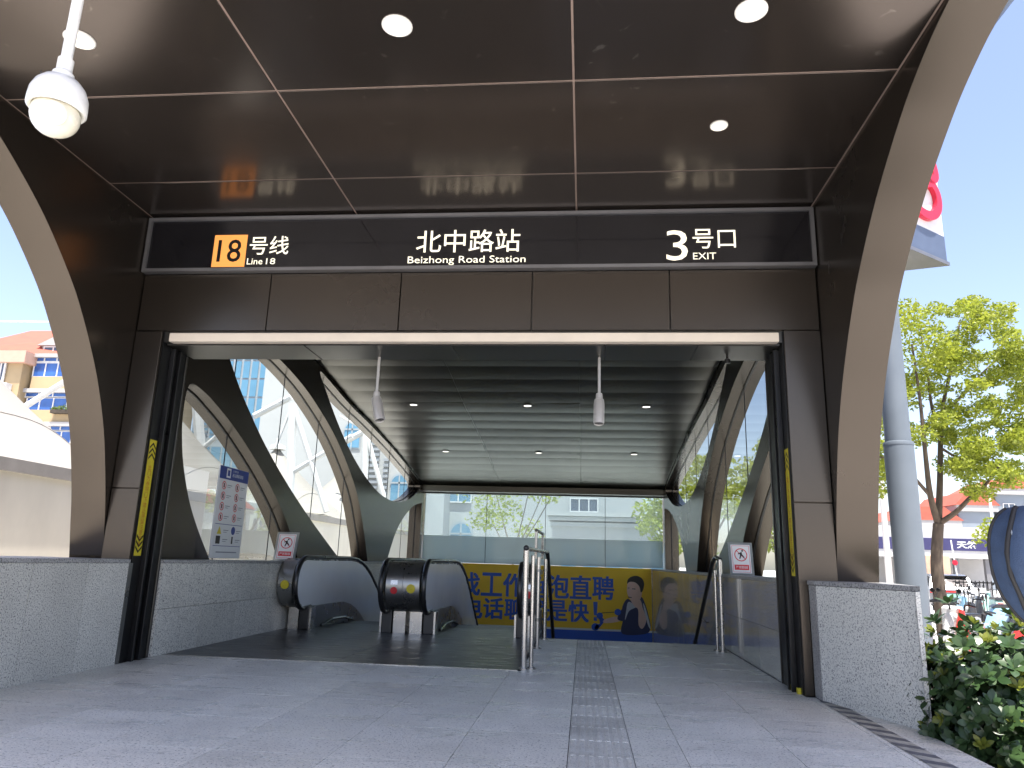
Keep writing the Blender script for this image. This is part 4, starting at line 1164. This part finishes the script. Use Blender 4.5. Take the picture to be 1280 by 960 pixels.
# scooters
def scooter_proto():
    t = thing('scooter', 'x', 'scooter', (0, 0, 0))
    body = [(-.72, .62), (-.55, .78), (-.15, .74), (-.02, .52), (.06, .32), (.36, .32), (.44, .5), (.52, .92), (.6, .92), (.64, .6), (.62, .34), (.5, .22), (-.2, .2), (-.4, .34), (-.66, .46)]
    bd = MB().prism([(z, x) for x, z in body], 'y', -.13, .13).build('body', WHITE, t, bevel=.03, smooth=50)
    MB().prism([(z, x) for x, z in [(-.7, .74), (-.66, .84), (-.2, .83), (-.08, .76), (-.14, .74)]], 'y', -.135, .135).build('seat', RUBBER, t, bevel=.02)
    MB().prism([(z, x) for x, z in [(.50, .42), (.52, .98), (.6, 1.02), (.68, .7), (.66, .42)]], 'y', -.21, .21).build('front_shield', WHITE, t, bevel=.03, smooth=50)
    MB().tube([(.52, 0, .95), (.5, 0, 1.06), (.46, .18, 1.08), (.38, .34, 1.06)], .016, 6).build('handlebar', BLACK, t)
    MB().tube([(.5, 0, 1.06), (.46, -.18, 1.08), (.38, -.34, 1.06)], .016, 6).build('handlebar', BLACK, t)
    for s in (-1, 1):
        MB().tube([(.46, s * .2, 1.08), (.46, s * .3, 1.25)], .007, 5).build('mirror_stalk', BLACK, t)
        MB().sphere((.46, s * .3, 1.27), .06, 8, 6, (.3, 1, .7)).build('mirror', BLACK, t)
        MB().tube([(.58, s * .07, .5), (.68, s * .07, .24)], .022, 6).build('fork', BLACK, t)
    MB().sphere((.64, 0, .86), .09, 12, 8, (.5, 1, .8)).build('headlight', SIGNWHITE, t, smooth=60)
    for x in (-.5, .68):
        w = MB().lathe([(.14, -.05), (.23, -.045), (.245, 0), (.23, .045), (.14, .05)], (x, 0, .245), 16, 'y').build('wheel', TYRE, t, smooth=40)
        MB().lathe([(0.0, -.03), (.14, -.04), (.14, .04), (0, .03)], (x, 0, .245), 12, 'y').build('rim', ALLOY, w)
    MB().prism([(z, x) for x, z in [(.46, .5), (.66, .52), (.86, .42), (.9, .36), (.7, .46), (.5, .44)]], 'y', -.07, .07).build('mudguard', WHITE, t)
    MB().box(-.74, -.7, -.1, .1, .56, .64).build('tail_lamp', TAIL, t)
    return t
proto = scooter_proto()
box_m = MB().box(-.98, -.66, -.19, .19, .84, 1.14)
SCOL = {k: plain(k + '_scooter_paint', c, .3, 0, .05, coat=.4) for k, c in dict(red=(.55, .03, .02), white=(.7, .7, .68), blue=(.30, .55, .72), mint=(.35, .6, .52), black=(.03, .03, .035), cream=(.62, .55, .4), grey=(.3, .3, .32)).items()}
spots = [('red', 6.75, 13.2, 160, 0, 'red scooter parked nearest behind the leafy shrub'), ('white', 6.1, 14.4, 20, 0, 'white scooter beside the red one, nearer the pylon'),
         ('white', 7.0, 15.6, 200, 0, 'white scooter behind the shrub top at the foot of the tree'), ('grey', 5.75, 10.6, 150, 0, 'grey scooter low at the right edge, behind the shrub'),
         ('blue', 10.7, 21.6, 175, 1, 'scooter with a pale blue box in the open parking area'), ('black', 11.6, 22.6, 165, 0, 'black scooter beside the pale blue box scooter'),
         ('white', 14.0, 29.2, 80, 1, 'white scooter with box, leftmost in the far row by the fence'), ('mint', 14.7, 29.3, 85, 0, 'mint scooter second from the left in the far row by the fence'),
         ('cream', 15.4, 29.1, 80, 1, 'cream scooter with box third in the far row by the fence'), ('white', 16.1, 29.4, 85, 0, 'white scooter fourth in the far row by the fence'), ('blue', 16.8, 29.2, 80, 0, 'blue scooter at the right end of the far row near the backpack'),
         ('black', 8.7, 17.0, 170, 0, 'black scooter leaning in the middle of the parking area')]
for i, (c, x, y, a, bx, lab) in enumerate(spots):
    o = proto if i == 0 else copy_tree(proto)
    o['label'] = lab; o['category'] = 'scooter'; o['group'] = 'scooters parked on the street'
    o.location = (x, y, STREET); o.rotation_euler = (0, 0, math.radians(a))
    for ch in o.children:
        if ch.name.split('.')[0] in ('body', 'front_shield', 'mudguard'):
            ch.data = ch.data.copy(); ch.data.materials[0] = SCOL[c]
    if bx:
        b = MB(); b.v = list(box_m.v); b.f = list(box_m.f); b.m = list(box_m.m)
        q = b.build('rear_box', SCOL[c]); q.parent = o
# shop pavilion
SHOPW = plain('white_shop_fascia', (.45, .45, .45), .5, 0, .05)
PURPLE = plain('purple_shop_sign', (.03, .028, .10), .5)
SHOPDK = plain('shop_grey_metal', (.18, .18, .19), .5, .2)
shp = thing('shop_pavilion', 'low white shop pavilion with purple sign band behind the parked scooters', 'building', (20, 46, STREET))
MB().box(16.5, 25, 45.6, 52, 3.1, 3.75).build('roof_fascia', SHOPW, shp)
MB().box(16.5, 25, 45.5, 45.6, 2.42, 3.1).build('sign_band', PURPLE, shp)
MB().box(16.5, 25, 45.55, 52, 2.0, 2.42).build('lower_fascia', SHOPW, shp)
MB().box(16.5, 25, 50, 50.2, STREET, 2.0).build('back_wall', SHOPW, shp)
for x in (16.7, 18.6, 20.3, 21.2, 22.9, 24.6): MB().box(x, x + .25, 45.8, 46.05, STREET, 2.0).build('column', SHOPDK, shp)
text('天然', (21.3, 22.4, 2.55, 2.98), lambda u, w: (u, 45.49, w), SIGNWHITE, shp, bold=.03)
MB().lathe([(0, 45.485), (.2, 45.487)], (0, 0, 0), 16).xform(Matrix(((1, 0, 0, 20.3), (0, 0, 1, 0), (0, 1, 0, 2.77), (0, 0, 0, 1)))).build('logo_disc', SIGNWHITE, shp)
for k in range(3): MB().box(18.7 + .3 * k, 18.9 + .3 * k, 45.488, 45.495, 2.62, 2.92).build('sign_letters', SIGNWHITE, shp)
PEACH = plain('peach_cabinet_paint', (.62, .40, .28), .6)
tag(MB().box(16.4, 17.5, 38.2, 38.9, STREET, 1.95).build('street_cabinet', PEACH, bevel=.03), 'peach coloured street cabinet behind the parked car', 'cabinet')
fn_t = thing('metal_fence', 'black metal fence behind the far scooters', 'fence', (17.5, 33.8, STREET))
for k in range(34): MB().box(15.6 + .16 * k, 15.63 + .16 * k, 33.8, 33.83, STREET, .85).build('bar', BLACK, fn_t)
for z in (-.2, .75): MB().box(15.5, 21.1, 33.79, 33.84, z, z + .05).build('rail', BLACK, fn_t)
npole = thing('no_parking_sign', 'small red and white sign on a thin pole near the parked car', 'sign', (17.4, 35.0, STREET))
p0 = on_y(1197, 700, 36)
MB().tube([(p0.x, 36, STREET), (p0.x - .2, 36, 2.6)], .03, 6).build('pole', WHITE, npole)
for z in (1.6,): MB().lathe([(.001, 35.93), (.12, 35.935), (.12, 35.955), (.001, 35.96)], (0, 0, 0), 16).xform(Matrix(((1, 0, 0, p0.x - .15), (0, 0, 1, 0), (0, 1, 0, z), (0, 0, 0, 1)))).build('disc', LOGORED, npole)
def pole(name, lab, px, py, yy, r, mat):
    p = on_y(px, py, yy)
    return tag(MB().tube([(p.x, yy, STREET), (p.x, yy, p.z)], [r, r * .75], 10).build(name, mat, smooth=40), lab, 'pole')
pole('utility_pole', 'pale concrete utility pole at the edge of the right arch', 1101, 600, 40, .17, CONCRETE)
pole('lamp_post', 'thin white lamp post in front of the red-roofed houses', 1235, 606, 60, .12, WHITE)
HB = plain('blue_grey_house_wall', (.2, .235, .275), .8, 0, .08, .5)
HW = plain('pale_house_wall', (.36, .355, .35), .8, 0, .08, .5)
RT = plain('red_roof_tiles', (.36, .085, .055), .8, 0, .15, 2)
WIN = plain('dark_window_glass', (.05, .07, .11), .15, 0, .2, .8, coat=.5)
BLUEWIN = plain('blue_window_glass', (.03, .10, .34), .15, 0, .25, .9, coat=.5)
WFR = plain('white_window_frame', (.6, .6, .6), .5)
def win(p, x0, x1, y, z0, z1, mat=WIN, cols=2, fr=WFR, bar=.07):
    m = MB(); m.box(x0, x1, y - .06, y + .05, z0, z0 + bar); m.box(x0, x1, y - .06, y + .05, z1 - bar, z1)
    for k in range(cols + 1):
        xx = x0 + (x1 - x0) * k / cols
        a, b = max(x0, xx - bar / 2), min(x1, xx + bar / 2)
        if b - a < bar * .9: a, b = (x0, x0 + bar) if k == 0 else (x1 - bar, x1)
        m.box(a, b, y - .055, y + .045, z0 + bar, z1 - bar)
    f = m.build('window', fr, p)
    for k in range(cols):
        xa = x0 + (x1 - x0) * k / cols; xb = x0 + (x1 - x0) * (k + 1) / cols
        MB().box(xa + bar * .5, xb - bar * .5, y - .02, y - .01, z0 + bar * .5, z1 - bar * .5).build('pane', mat, f)
def gable(m, x0, x1, y0, y1, z, h, o=.5):
    xm = (x0 + x1) / 2
    m.prism([(z, x0 - o), (z, x1 + o), (z + h, x1 - (x1 - x0) * .25), (z + h, x0 + (x1 - x0) * .25)], 'y', y0 - o, y1 + o)
for i, (x0, x1, z1, mat, lab) in enumerate([(36.5, 42.5, 6.4, HW, 'pale far house with red roof just right of the tree trunk'), (42.7, 46.6, 8.2, HB, 'blue-grey far house with red roof in the middle of the far row'), (46.9, 56, 10.2, HB, 'tall blue-grey far house with red roof above the backpack')]):
    t = thing('far_house', lab, 'house', ((x0 + x1) / 2, 90, STREET), 'red-roofed houses far down the street')
    MB().box(x0, x1, 90, 100, STREET, z1).build('wall', mat, t)
    MB().box(x0 - .3, x1 + .3, 89.6, 100.4, z1, z1 + .7).build('cornice', HW, t)
    r = MB(); gable(r, x0, x1, 90, 100, z1 + .7, 1.5); r.build('roof', RT, t)
    for fz in range(2, int(z1), 3):
        k = x0 + .7
        while k + 1.4 < x1:
            win(t, k, k + 1.3, 89.97, fz - .3, fz + 1.2, BLUEWIN if fz < 4 else WIN); k += 2.3
hz_ = thing('far_tower', 'hazy blue tower block on the horizon beside the pylon', 'building', (66, 220, STREET))
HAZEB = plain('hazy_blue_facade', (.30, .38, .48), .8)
a, b = on_y(1108, 661, 220), on_y(1128, 661, 220)
MB().box(a.x, b.x, 220, 235, STREET, a.z).build('wall', HAZEB, hz_)
for k in range(3): MB().box(a.x + .8 + 2 * k, a.x + 2.2 + 2 * k, 219.9, 220.05, 3, a.z - 1.5).build('window_strip', WIN, hz_)
# ================================================================ LEFT SIDE
BEIGE = plain('beige_render_wall', (.60, .56, .48), .85, 0, .1, .8, bump=.2, bscale=25, stretch=(1, 1, .4))
CAPG = plain('grey_wall_coping', (.26, .24, .22), .7)
bwall = thing('boundary_wall', 'long beige rendered wall with grey coping under the white tents', 'wall', (-9.2, 18, STREET))
for k in range(9):
    y0 = 1 + 4.5 * k
    MB().box(-9.4, -9.0, y0 + .004, y0 + 4.496, STREET, 2.2).build('wall_panel', BEIGE, bwall)
    MB().box(-9.5, -8.92, y0 + .006, y0 + 4.494, 2.2, 2.4).build('coping', CAPG, bwall)
def membrane():
    m, nt, b = nodes('white_tent_membrane')
    b.inputs['Base Color'].default_value = (.80, .76, .68, 1); b.inputs['Roughness'].default_value = .6
    tl = N(nt, 'ShaderNodeBsdfTranslucent'); tl.inputs[0].default_value = (.5, .46, .39, 1)
    tc = N(nt, 'ShaderNodeTexCoord'); nz = N(nt, 'ShaderNodeTexNoise', Scale=.8, Detail=5.0); nt.links.new(tc.outputs['Object'], nz.inputs['Vector'])
    mr = N(nt, 'ShaderNodeMapRange'); mr.inputs['To Min'].default_value = .29; mr.inputs['To Max'].default_value = .35
    nt.links.new(nz.outputs[0], mr.inputs[0])
    vm = N(nt, 'ShaderNodeVectorMath', operation='SCALE'); vm.inputs[0].default_value = (1, .955, .87); nt.links.new(mr.outputs[0], vm.inputs['Scale'])
    nt.links.new(vm.outputs[0], b.inputs['Base Color'])
    ms = N(nt, 'ShaderNodeMixShader'); ms.inputs[0].default_value = .25
    nt.links.new(b.outputs[0], ms.inputs[1]); nt.links.new(tl.outputs[0], ms.inputs[2]); nt.links.new(ms.outputs[0], nt.nodes['Material Output'].inputs[0])
    return m
MEMB = membrane()
MAST = plain('white_mast_paint', (.55, .56, .55), .4, 0, .04)
def tent(lab, yc, xc=-13.0, hx=3.7, hy=4.1, H=3.1):
    t = thing('membrane_tent', lab, 'tent', (xc, yc, STREET), 'white membrane tents behind the boundary wall')
    n = 22; vs = []; fs = []
    for i in range(n + 1):
        for j in range(n + 1):
            u, v = -1 + 2 * i / n, -1 + 2 * j / n
            r = min(1, (abs(u) ** 2.6 + abs(v) ** 2.6) ** (1 / 2.6))
            z = 2.42 + H * (1 - r) ** 1.45 + .1 * (u * u * v * v)
            vs.append((xc + hx * u, yc + hy * v, z))
    for i in range(n):
        for j in range(n):
            a = i * (n + 1) + j
            fs.append((a, a + n + 1, a + n + 2, a + 1))
    m = MB().add(vs, fs).build('membrane', MEMB, t, smooth=80)
    for u in (-.5, .5):        # welded seams
        pts = []
        for j in range(1, n):
            v = -1 + 2 * j / n
            r = min(1, (abs(u) ** 2.6 + abs(v) ** 2.6) ** (1 / 2.6))
            pts.append((xc + hx * u, yc + hy * v, 2.43 + H * (1 - r) ** 1.45 + .1 * (u * u * v * v)))
        MB().tube(pts, .012, 4).build('seam', CAPG, m)
    MB().tube([(xc, yc, STREET), (xc, yc, 2.42 + H + .35)], .09, 10).build('mast', MAST, t, smooth=40)
    MB().lathe([(.35, 2.42 + H - .12), (.3, 2.42 + H + .05), (.1, 2.42 + H + .1)], (xc, yc, 0), 14).build('mast_ring', MAST, t)
    for s in (-1, 1): MB().tube([(xc + hx * .99, yc + s * hy * .985, 2.43), (xc + hx * .99, yc + s * hy * .985, STREET)], .07, 8).build('corner_post', MAST, t)
    return t
for k, lab in enumerate(['white membrane tent nearest, left of the left arch', 'white membrane tent seen in the lowest left leaf window', 'white membrane tent low in the middle left leaf window', 'farthest white membrane tent beyond the left wall']):
    tent(lab, 13.2 + 8.4 * k)
# tall masts with struts between the tents
def mast_frame(lab, yy, pts_list, radii):
    t = thing('strut_mast', lab, 'mast', tuple(on_y(*pts_list[0][0], yy))[:2] + (STREET,), 'white steel masts with struts beyond the left wall')
    for i, (pts, r) in enumerate(zip(pts_list, radii)):
        q = [tuple(on_y(px, py, yy)) for px, py in pts]
        if i == 0: q = [(q[0][0], yy, STREET)] + q
        MB().tube(q, r, 8).build('mast_tube' if i == 0 else 'strut', MAST, t, smooth=40)
mast_frame('white mast with crossing struts in the middle left leaf window', 26.0, [[(362, 640), (366, 505)], [(318, 520), (364, 496)], [(366, 505), (344, 560)], [(366, 505), (408, 640)], [(366, 590), (440, 545)]], [.16, .13, .05, .1, .1])
mast_frame('white mast with struts in the upper left leaf window', 36.0, [[(456, 640), (457, 538)], [(430, 553), (457, 538)], [(457, 538), (480, 622)], [(457, 538), (425, 520)]], [.16, .16, .12, .05])
mast_frame('slanted white mast behind the notice board', 22.0, [[(254, 612), (246, 500)], [(254, 560), (300, 520)]], [.17, .08])
sm_t = thing('strut_mast', 'thick white strut crossing the yellow apartment block', 'mast', (-21, 22, STREET), 'white steel masts with struts beyond the left wall')
a, b = on_y(22, 514, 22), on_y(122, 452, 22)
MB().tube([tuple(a), tuple(b)], .10, 10).build('strut', MAST, sm_t, smooth=40)
MB().tube([tuple(b), (b.x, 22, STREET)], .14, 10).build('mast_tube', MAST, sm_t, smooth=40)
a, c = on_y(-60, 401, 22), on_y(122, 403, 22)
MB().tube([(a.x, 22, a.z), tuple(c)], .025, 6).build('stay_cable', MAST, sm_t)
MB().tube([tuple(b), tuple(c)], .10, 10).build('mast_top', MAST, sm_t)

# yellow apartment block
YW = plain('yellow_apartment_wall', (.38, .29, .17), .85, 0, .08, .5)
PK2 = plain('pink_cornice', (.48, .30, .23), .8, 0, .06)
ap = thing('apartment_block', 'cream-yellow apartment block with blue windows and red roof behind the left arch', 'building', (-38, 45, STREET))
ax = lambda px, py, y=45.0: on_y(px, py, y)
def bx(name, mat, px0, px1, py0, py1, y0, y1, par=ap, down=False):
    p, q = on_y(px0, py1, y0), on_y(px1, py0, y0)
    return MB().box(p.x, q.x, y0, y1, STREET if down else p.z, q.z).build(name, mat, par)
bx('wall', YW, 22, 140, 447, 600, 45, 56, down=True)
wing = bx('wing_wall', YW, -70, 30, 450, 600, 43.4, 55.9, down=True)
bx('cornice', PK2, -70, 33, 438, 452, 43.0, 56.2)
rf = MB()
p, q = on_y(-70, 438, 43), on_y(140, 446, 45)
rf.add([(p.x, 43.2, p.z + .02), (q.x, 44.8, p.z - .2), (q.x, 50, p.z + 3.6), (p.x, 50, p.z + 3.6), (p.x, 56, p.z), (q.x, 56, p.z - .2)], [(0, 1, 2, 3), (3, 2, 5, 4)]).build('roof', RT, ap)
dr = bx('dormer', HW, 50, 84, 432, 450, 45.2, 48)
d0, d1 = on_y(47, 432, 45.1), on_y(87, 432, 45.1)
MB().prism([(d0.z, d0.x), (d0.z, d1.x), (d0.z + .6, (d0.x + d1.x) / 2)], 'y', 45.0, 48).build('dormer_roof', HW, dr)
def pwin(px0, px1, py0, py1, y, mat, cols, bar=.08):
    p, q = on_y(px0, py1, y), on_y(px1, py0, y)
    win(ap, p.x, q.x, y, p.z, q.z, mat, cols, WFR, bar)
pwin(54, 80, 433, 441, 45.15, WIN, 2)
for (px0, px1, py0, py1) in ((40, 120, 446, 472), (31, 120, 490, 514), (62, 130, 532, 556), (40, 120, 575, 600)):
    bx('bay', YW, px0 - 4, px1 + 8, py1 - 1, py1 + 18, 44.0, 45.0)
    pwin(px0, px1, py0, py0 + 7, 44.1, BLUEWIN, 5); pwin(px0, px1, py0 + 7, py1, 44.1, BLUEWIN, 5)
    bx('bay_roof', HW, px0 - 8, px1 + 10, py0 - 4, py0, 43.8, 45.0)
    bx('side_of_bay', YW, px0 + .5, px1, py0 + 1, py1, 44.25, 45.0)
pwin(-8, 9, 452, 478, 43.3, WIN, 2, .12)
pwin(31, 36, 461, 480, 44.9, WIN, 1)
bx('balcony_planter', SOIL, 62, 100, 512, 516, 43.6, 44.0)
bl = MB(); pb = on_y(82, 511, 43.8)
leaf_cloud(bl, pb, (1.1, .25, .22), 260, .09, random.Random(2)); bl.build('balcony_plants', LF_MID, ap)
bx('air_conditioner', WFR, -4, 8, 478, 488, 42.8, 43.3)

# glass tower and pale office building behind the tents
TWF = plain('tower_pale_frame', (.30, .335, .36), .5, 0, .06)
TWG = plain('tower_blue_glass', (.10, .24, .36), .12, 0, .25, .12, coat=.6)
tw = thing('glass_tower', 'tall glass tower with blue panes in the middle left leaf window', 'building', (-34, 70, STREET))
p, q = on_y(252, 445, 70), on_y(348, 445, 70)
MB().box(p.x, q.x, 70, 84, STREET, 44).build('wall', TWF, tw)
cols = 9; cw = (q.x - p.x) / cols
for i in range(cols):
    for r in range(20):
        z = 3 + 1.55 * r * 1.25
        MB().box(p.x + cw * i + .12, p.x + cw * (i + 1) - .12, 69.93, 69.99, z, z + 1.74).build('window_pane', TWG, tw)
PALEW = plain('pale_office_wall', (.28, .32, .345), .7, 0, .05, .3)
LOUV = plain('grey_louvre', (.25, .27, .29), .6)
ob = thing('office_building', 'pale blue-white office building with grey louvres behind the tents', 'building', (-22, 56, STREET))
p, q = on_y(338, 445, 56), on_y(428, 445, 56)
MB().box(p.x, q.x, 56, 66, STREET, 30).build('wall', PALEW, ob)
for (px0, px1, py0, py1) in ((388, 412, 540, 640), (430, 431, 445, 600), (240, 262, 520, 600)):
    a, b = on_y(px0, py1, 55.9), on_y(px1, py0, 55.9)
    z = a.z
    while z < b.z and px1 - px0 > 2:
        MB().box(a.x, b.x, 55.75, 55.98, z, z + .22).build('louvre', LOUV, ob); z += .42
lo = thing('low_block', 'low pale block with small grid windows low in the nearest left leaf window', 'building', (-32, 52, STREET))
p, q = on_y(225, 500, 52), on_y(345, 500, 52)
MB().box(p.x, q.x, 52, 55.5, STREET, 9.4).build('wall', PALEW, lo)
for i in range(8):
    for r in range(4):
        x = p.x + .4 + i * (q.x - p.x - .6) / 8
        MB().box(x, x + .75 * (q.x - p.x) / 8, 51.93, 51.99, 1.2 + 2 * r, 2.7 + 2 * r).build('window_pane', TWG, lo)
# white building with arched windows, seen through the upper left leaf and the rear glass
WB = plain('white_facade', (.36, .37, .37), .8, 0, .05, .4)
wb = thing('white_building', 'white building with arched windows and cornice behind the rear glass', 'building', (-5, 42, STREET))
MB().box(-19.5, -8.0, 42, 56, STREET, 15).build('wall', WB, wb)
MB().box(-8.0, 3.4, 44, 56, STREET, 8.5).build('wing_wall', WB, wb)
def arch_window(px0, px1, py_top, py_bot, y, par=wb):
    a, b = on_y(px0, py_bot, y), on_y(px1, py_top, y)
    xc, rr = (a.x + b.x) / 2, (b.x - a.x) / 2
    zs = b.z - rr
    out = [(a.x, a.z), (b.x, a.z)] + [(xc + rr * math.cos(k * math.pi / 12), zs + rr * math.sin(k * math.pi / 12)) for k in range(13)]
    f = MB().prism([(z, x) for x, z in out], 'y', y - .05, y + .05).build('arched_window', TWF, par)
    k_ = .86
    inn = [(xc + (x - xc) * k_, max(z - (.12 if z > zs else 0), a.z + .12)) for x, z in out]
    MB().prism([(z, x) for x, z in inn], 'y', y - .09, y - .06).build('pane', TWG, f)
    MB().box(xc - .04, xc + .04, y - .12, y - .1, a.z, b.z - .1).build('mullion', TWF, f)
    MB().box(a.x, b.x, y - .12, y - .1, zs - .05, zs + .05).build('mullion', TWF, f)
arch_window(428, 453, 526, 562, 42); arch_window(486, 512, 592, 630, 42); arch_window(505, 530, 526, 562, 42); arch_window(560, 592, 652, 690, 43.95)
for (px0, px1, py0, py1) in ((454, 476, 545, 632), (476, 486, 575, 632)):
    a, b = on_y(px0, py1, 41.9), on_y(px1, py0, 41.9)
    z = a.z
    while z < b.z:
        MB().box(a.x, b.x, 41.8, 41.98, z, z + .16).build('louvre', LOUV, wb); z += .32
a, b = on_y(712, 640, 43.9), on_y(748, 623, 43.9)
win(wb, a.x, b.x, 43.9, a.z, b.z, WIN, 3)
a, b = on_y(556, 628, 43.9), on_y(590, 615, 43.9)
win(wb, a.x, b.x, 43.9, a.z, b.z, TWG, 2)
low2 = thing('annex', 'low white annex with stepped cornices behind the rear glass', 'building', (0, 38, STREET))
a, b = on_y(690, 668, 38), on_y(822, 648, 38)
MB().box(a.x, b.x, 38, 42, STREET, b.z - .5).build('wall', WB, low2)
for k, dz in enumerate((.0, .28, .5)): MB().box(a.x - .1 - .08 * k, b.x + .1 + .08 * k, 37.85 - .12 * k, 42, b.z - .5 + dz, b.z - .3 + dz).build('cornice', WB, low2)
for k in range(5): MB().box(a.x + .5 + 1.1 * k, a.x + 1.2 + 1.1 * k, 37.93, 37.99, .8, 2.0).build('window_pane', TWG, low2)

# ================================================================ PERSON WITH BACKPACK (just outside the right edge)
DENIM = plain('dark_trousers', (.03, .035, .05), .8, 0, .15, 12)
TEE = plain('grey_shirt', (.25, .26, .28), .85, 0, .1, 10)
SKIN = plain('skin', (.50, .31, .22), .5, 0, .06)
HAIR = plain('black_hair', (.012, .011, .01), .5)
def skinned(name, verts, edges, radii, mats, assign, parent, sub=2):
    me = bpy.data.meshes.new(name); me.from_pydata(verts, edges, []); me.update()
    o = bpy.data.objects.new(name, me); COL.objects.link(o)
    md = o.modifiers.new('skin', 'SKIN'); md.use_smooth_shade = True
    for i, r in enumerate(radii): me.skin_vertices[0].data[i].radius = (r, r) if not isinstance(r, tuple) else r
    me.skin_vertices[0].data[0].use_root = True
    s2 = o.modifiers.new('sub', 'SUBSURF'); s2.levels = sub; s2.render_levels = sub
    dg = bpy.context.evaluated_depsgraph_get()
    out = bpy.data.meshes.new_from_object(o.evaluated_get(dg))
    bpy.data.objects.remove(o)
    out.materials.clear()
    for m in mats: out.materials.append(m)
    for p in out.polygons: p.material_index = assign(p.center); p.use_smooth = True
    out.name = name
    return link(bpy.data.objects.new(name, out), parent)
PX, PYY = 2.13, 3.32
per = thing('person', 'person in dark trousers and grey shirt standing at the right edge wearing the backpack', 'person', (PX, PYY, 0))
V = [(0, 0, .93), (0, 0, 1.12), (-.02, 0, 1.33), (-.01, 0, 1.45), (.02, 0, 1.54), (.03, 0, 1.64), (.03, 0, 1.72),
     (0, -.1, .88), (.02, -.11, .5), (-.01, -.11, .1), (.12, -.12, .04), (0, .1, .88), (.03, .11, .5), (.02, .11, .1), (.15, .12, .04),
     (-.01, -.19, 1.40), (-.02, -.25, 1.12), (.12, -.24, .9), (.19, -.23, .82), (-.01, .19, 1.40), (-.02, .25, 1.12), (.12, .24, .9), (.19, .23, .82)]
Ed = [(0, 1), (1, 2), (2, 3), (3, 4), (4, 5), (5, 6), (0, 7), (7, 8), (8, 9), (9, 10), (0, 11), (11, 12), (12, 13), (13, 14), (3, 15), (15, 16), (16, 17), (17, 18), (3, 19), (19, 20), (20, 21), (21, 22)]
RdI = [.13, .12, .14, .09, .055, .088, .075, .09, .062, .042, .036, .09, .062, .042, .036, .062, .044, .033, .034, .062, .044, .033, .034]
V = [(PX + a, PYY + b, c) for a, b, c in V]
# fingers: five short chains from each palm
for hand, s in ((18, -1), (22, 1)):
    hx, hy, hz0 = V[hand]
    for f in range(5):
        i0 = len(V)
        off = (-.024 + .016 * f) if f < 4 else -.03
        if f < 4:
            V += [(hx + .03 + .002 * f, hy + off, hz0 - .04), (hx + .045, hy + off, hz0 - .075 - .006 * (1 - abs(f - 1.5))), (hx + .035, hy + off, hz0 - .1)]
        else:
            V += [(hx + .035, hy - s * .02, hz0 + .0), (hx + .06, hy - s * .035, hz0 - .02), (hx + .07, hy - s * .035, hz0 - .045)]
        Ed += [(hand, i0), (i0, i0 + 1), (i0 + 1, i0 + 2)]
        RdI += [.010, .009, .008]
def asg(c):
    if c.z > 1.47: return 0
    if c.z < .055: return 3
    arm = abs(c.y - PYY) > .17
    if arm and c.z < 1.15: return 0
    return 1 if c.z > .93 or arm else 2
skinned('body', V, Ed, RdI, [SKIN, TEE, DENIM, BLACK], asg, per)
hr = MB().sphere((PX + .015, PYY, 1.685), .104, 16, 10, (1.02, .92, .95)); hr.v = [v for v in hr.v]
hr.build('hair', HAIR, per, smooth=80)
NAVYB = plain('navy_backpack_fabric', (.035, .062, .125), .75, 0, .2, 18, bump=.35, bscale=220)
ZIP = plain('black_zip_tape', (.012, .012, .014), .6)
bp = thing('backpack', 'navy blue fabric backpack with black zips at the right edge of the photo', 'backpack', (1.86, PYY - .02, .86))
def pack_pt(a, e, k=1.0):
    ca, sa, ce, se = math.cos(a), math.sin(a), math.cos(e), math.sin(e)
    f = lambda v, p: math.copysign(abs(v) ** p, v)
    x = f(ca, .62) * f(ce, .5) * .155 * k; y = f(sa, .62) * f(ce, .5) * .165 * k; z = f(se, .62) * .245 * k
    taper = 1 - .20 * max(0, -z / .245) ** 1.5 - .10 * max(0, z / .245)
    x = x * taper + (.05 * max(0, -z / .245) ** 1.5)
    y *= taper
    wr = .004 * math.sin(19 * z + 3 * a) + .003 * math.sin(31 * y + 7 * x * 10)
    return (1.838 + x + .015 + wr * (1 if x < 0 else 0), PYY - .03 + y, 1.095 + z)
m = MB(); nu, nv = 40, 28
vs = [pack_pt(2 * math.pi * j / nu, -math.pi / 2 + math.pi * i / nv) for i in range(nv + 1) for j in range(nu)]
m.add(vs, [(i * nu + j, i * nu + (j + 1) % nu, (i + 1) * nu + (j + 1) % nu, (i + 1) * nu + j) for i in range(nv) for j in range(nu)])
bag = m.build('bag', NAVYB, bp, smooth=80)
for a0, r in ((math.radians(166), .008), (math.radians(194), .011)):
    m = MB(); m.tube([pack_pt(a0 + .1 * math.sin(e * 1.2), e, 1.006) for e in [-1.25 + 2.4 * i / 20 for i in range(21)]], r, 8)
    m.build('zip', ZIP, bag, smooth=60)
q = pack_pt(math.radians(197), .45, 1.03)
MB().tube([q, (q[0] + .004, q[1] - .008, q[2] - .03), (q[0] + .008, q[1] - .008, q[2] - .062)], .006, 6).build('zip_pull', STEEL_DK, bag)
for s in (-1, 1):
    MB().tube([(1.94, PYY + s * .09, 1.29), (2.06, PYY + s * .12, 1.47), (2.2, PYY + s * .13, 1.42), (2.28, PYY + s * .14, 1.25), (2.2, PYY + s * .17, 1.05), (1.96, PYY + s * .12, .93)], .02, 6).build('shoulder_strap', ZIP, bp, smooth=60)
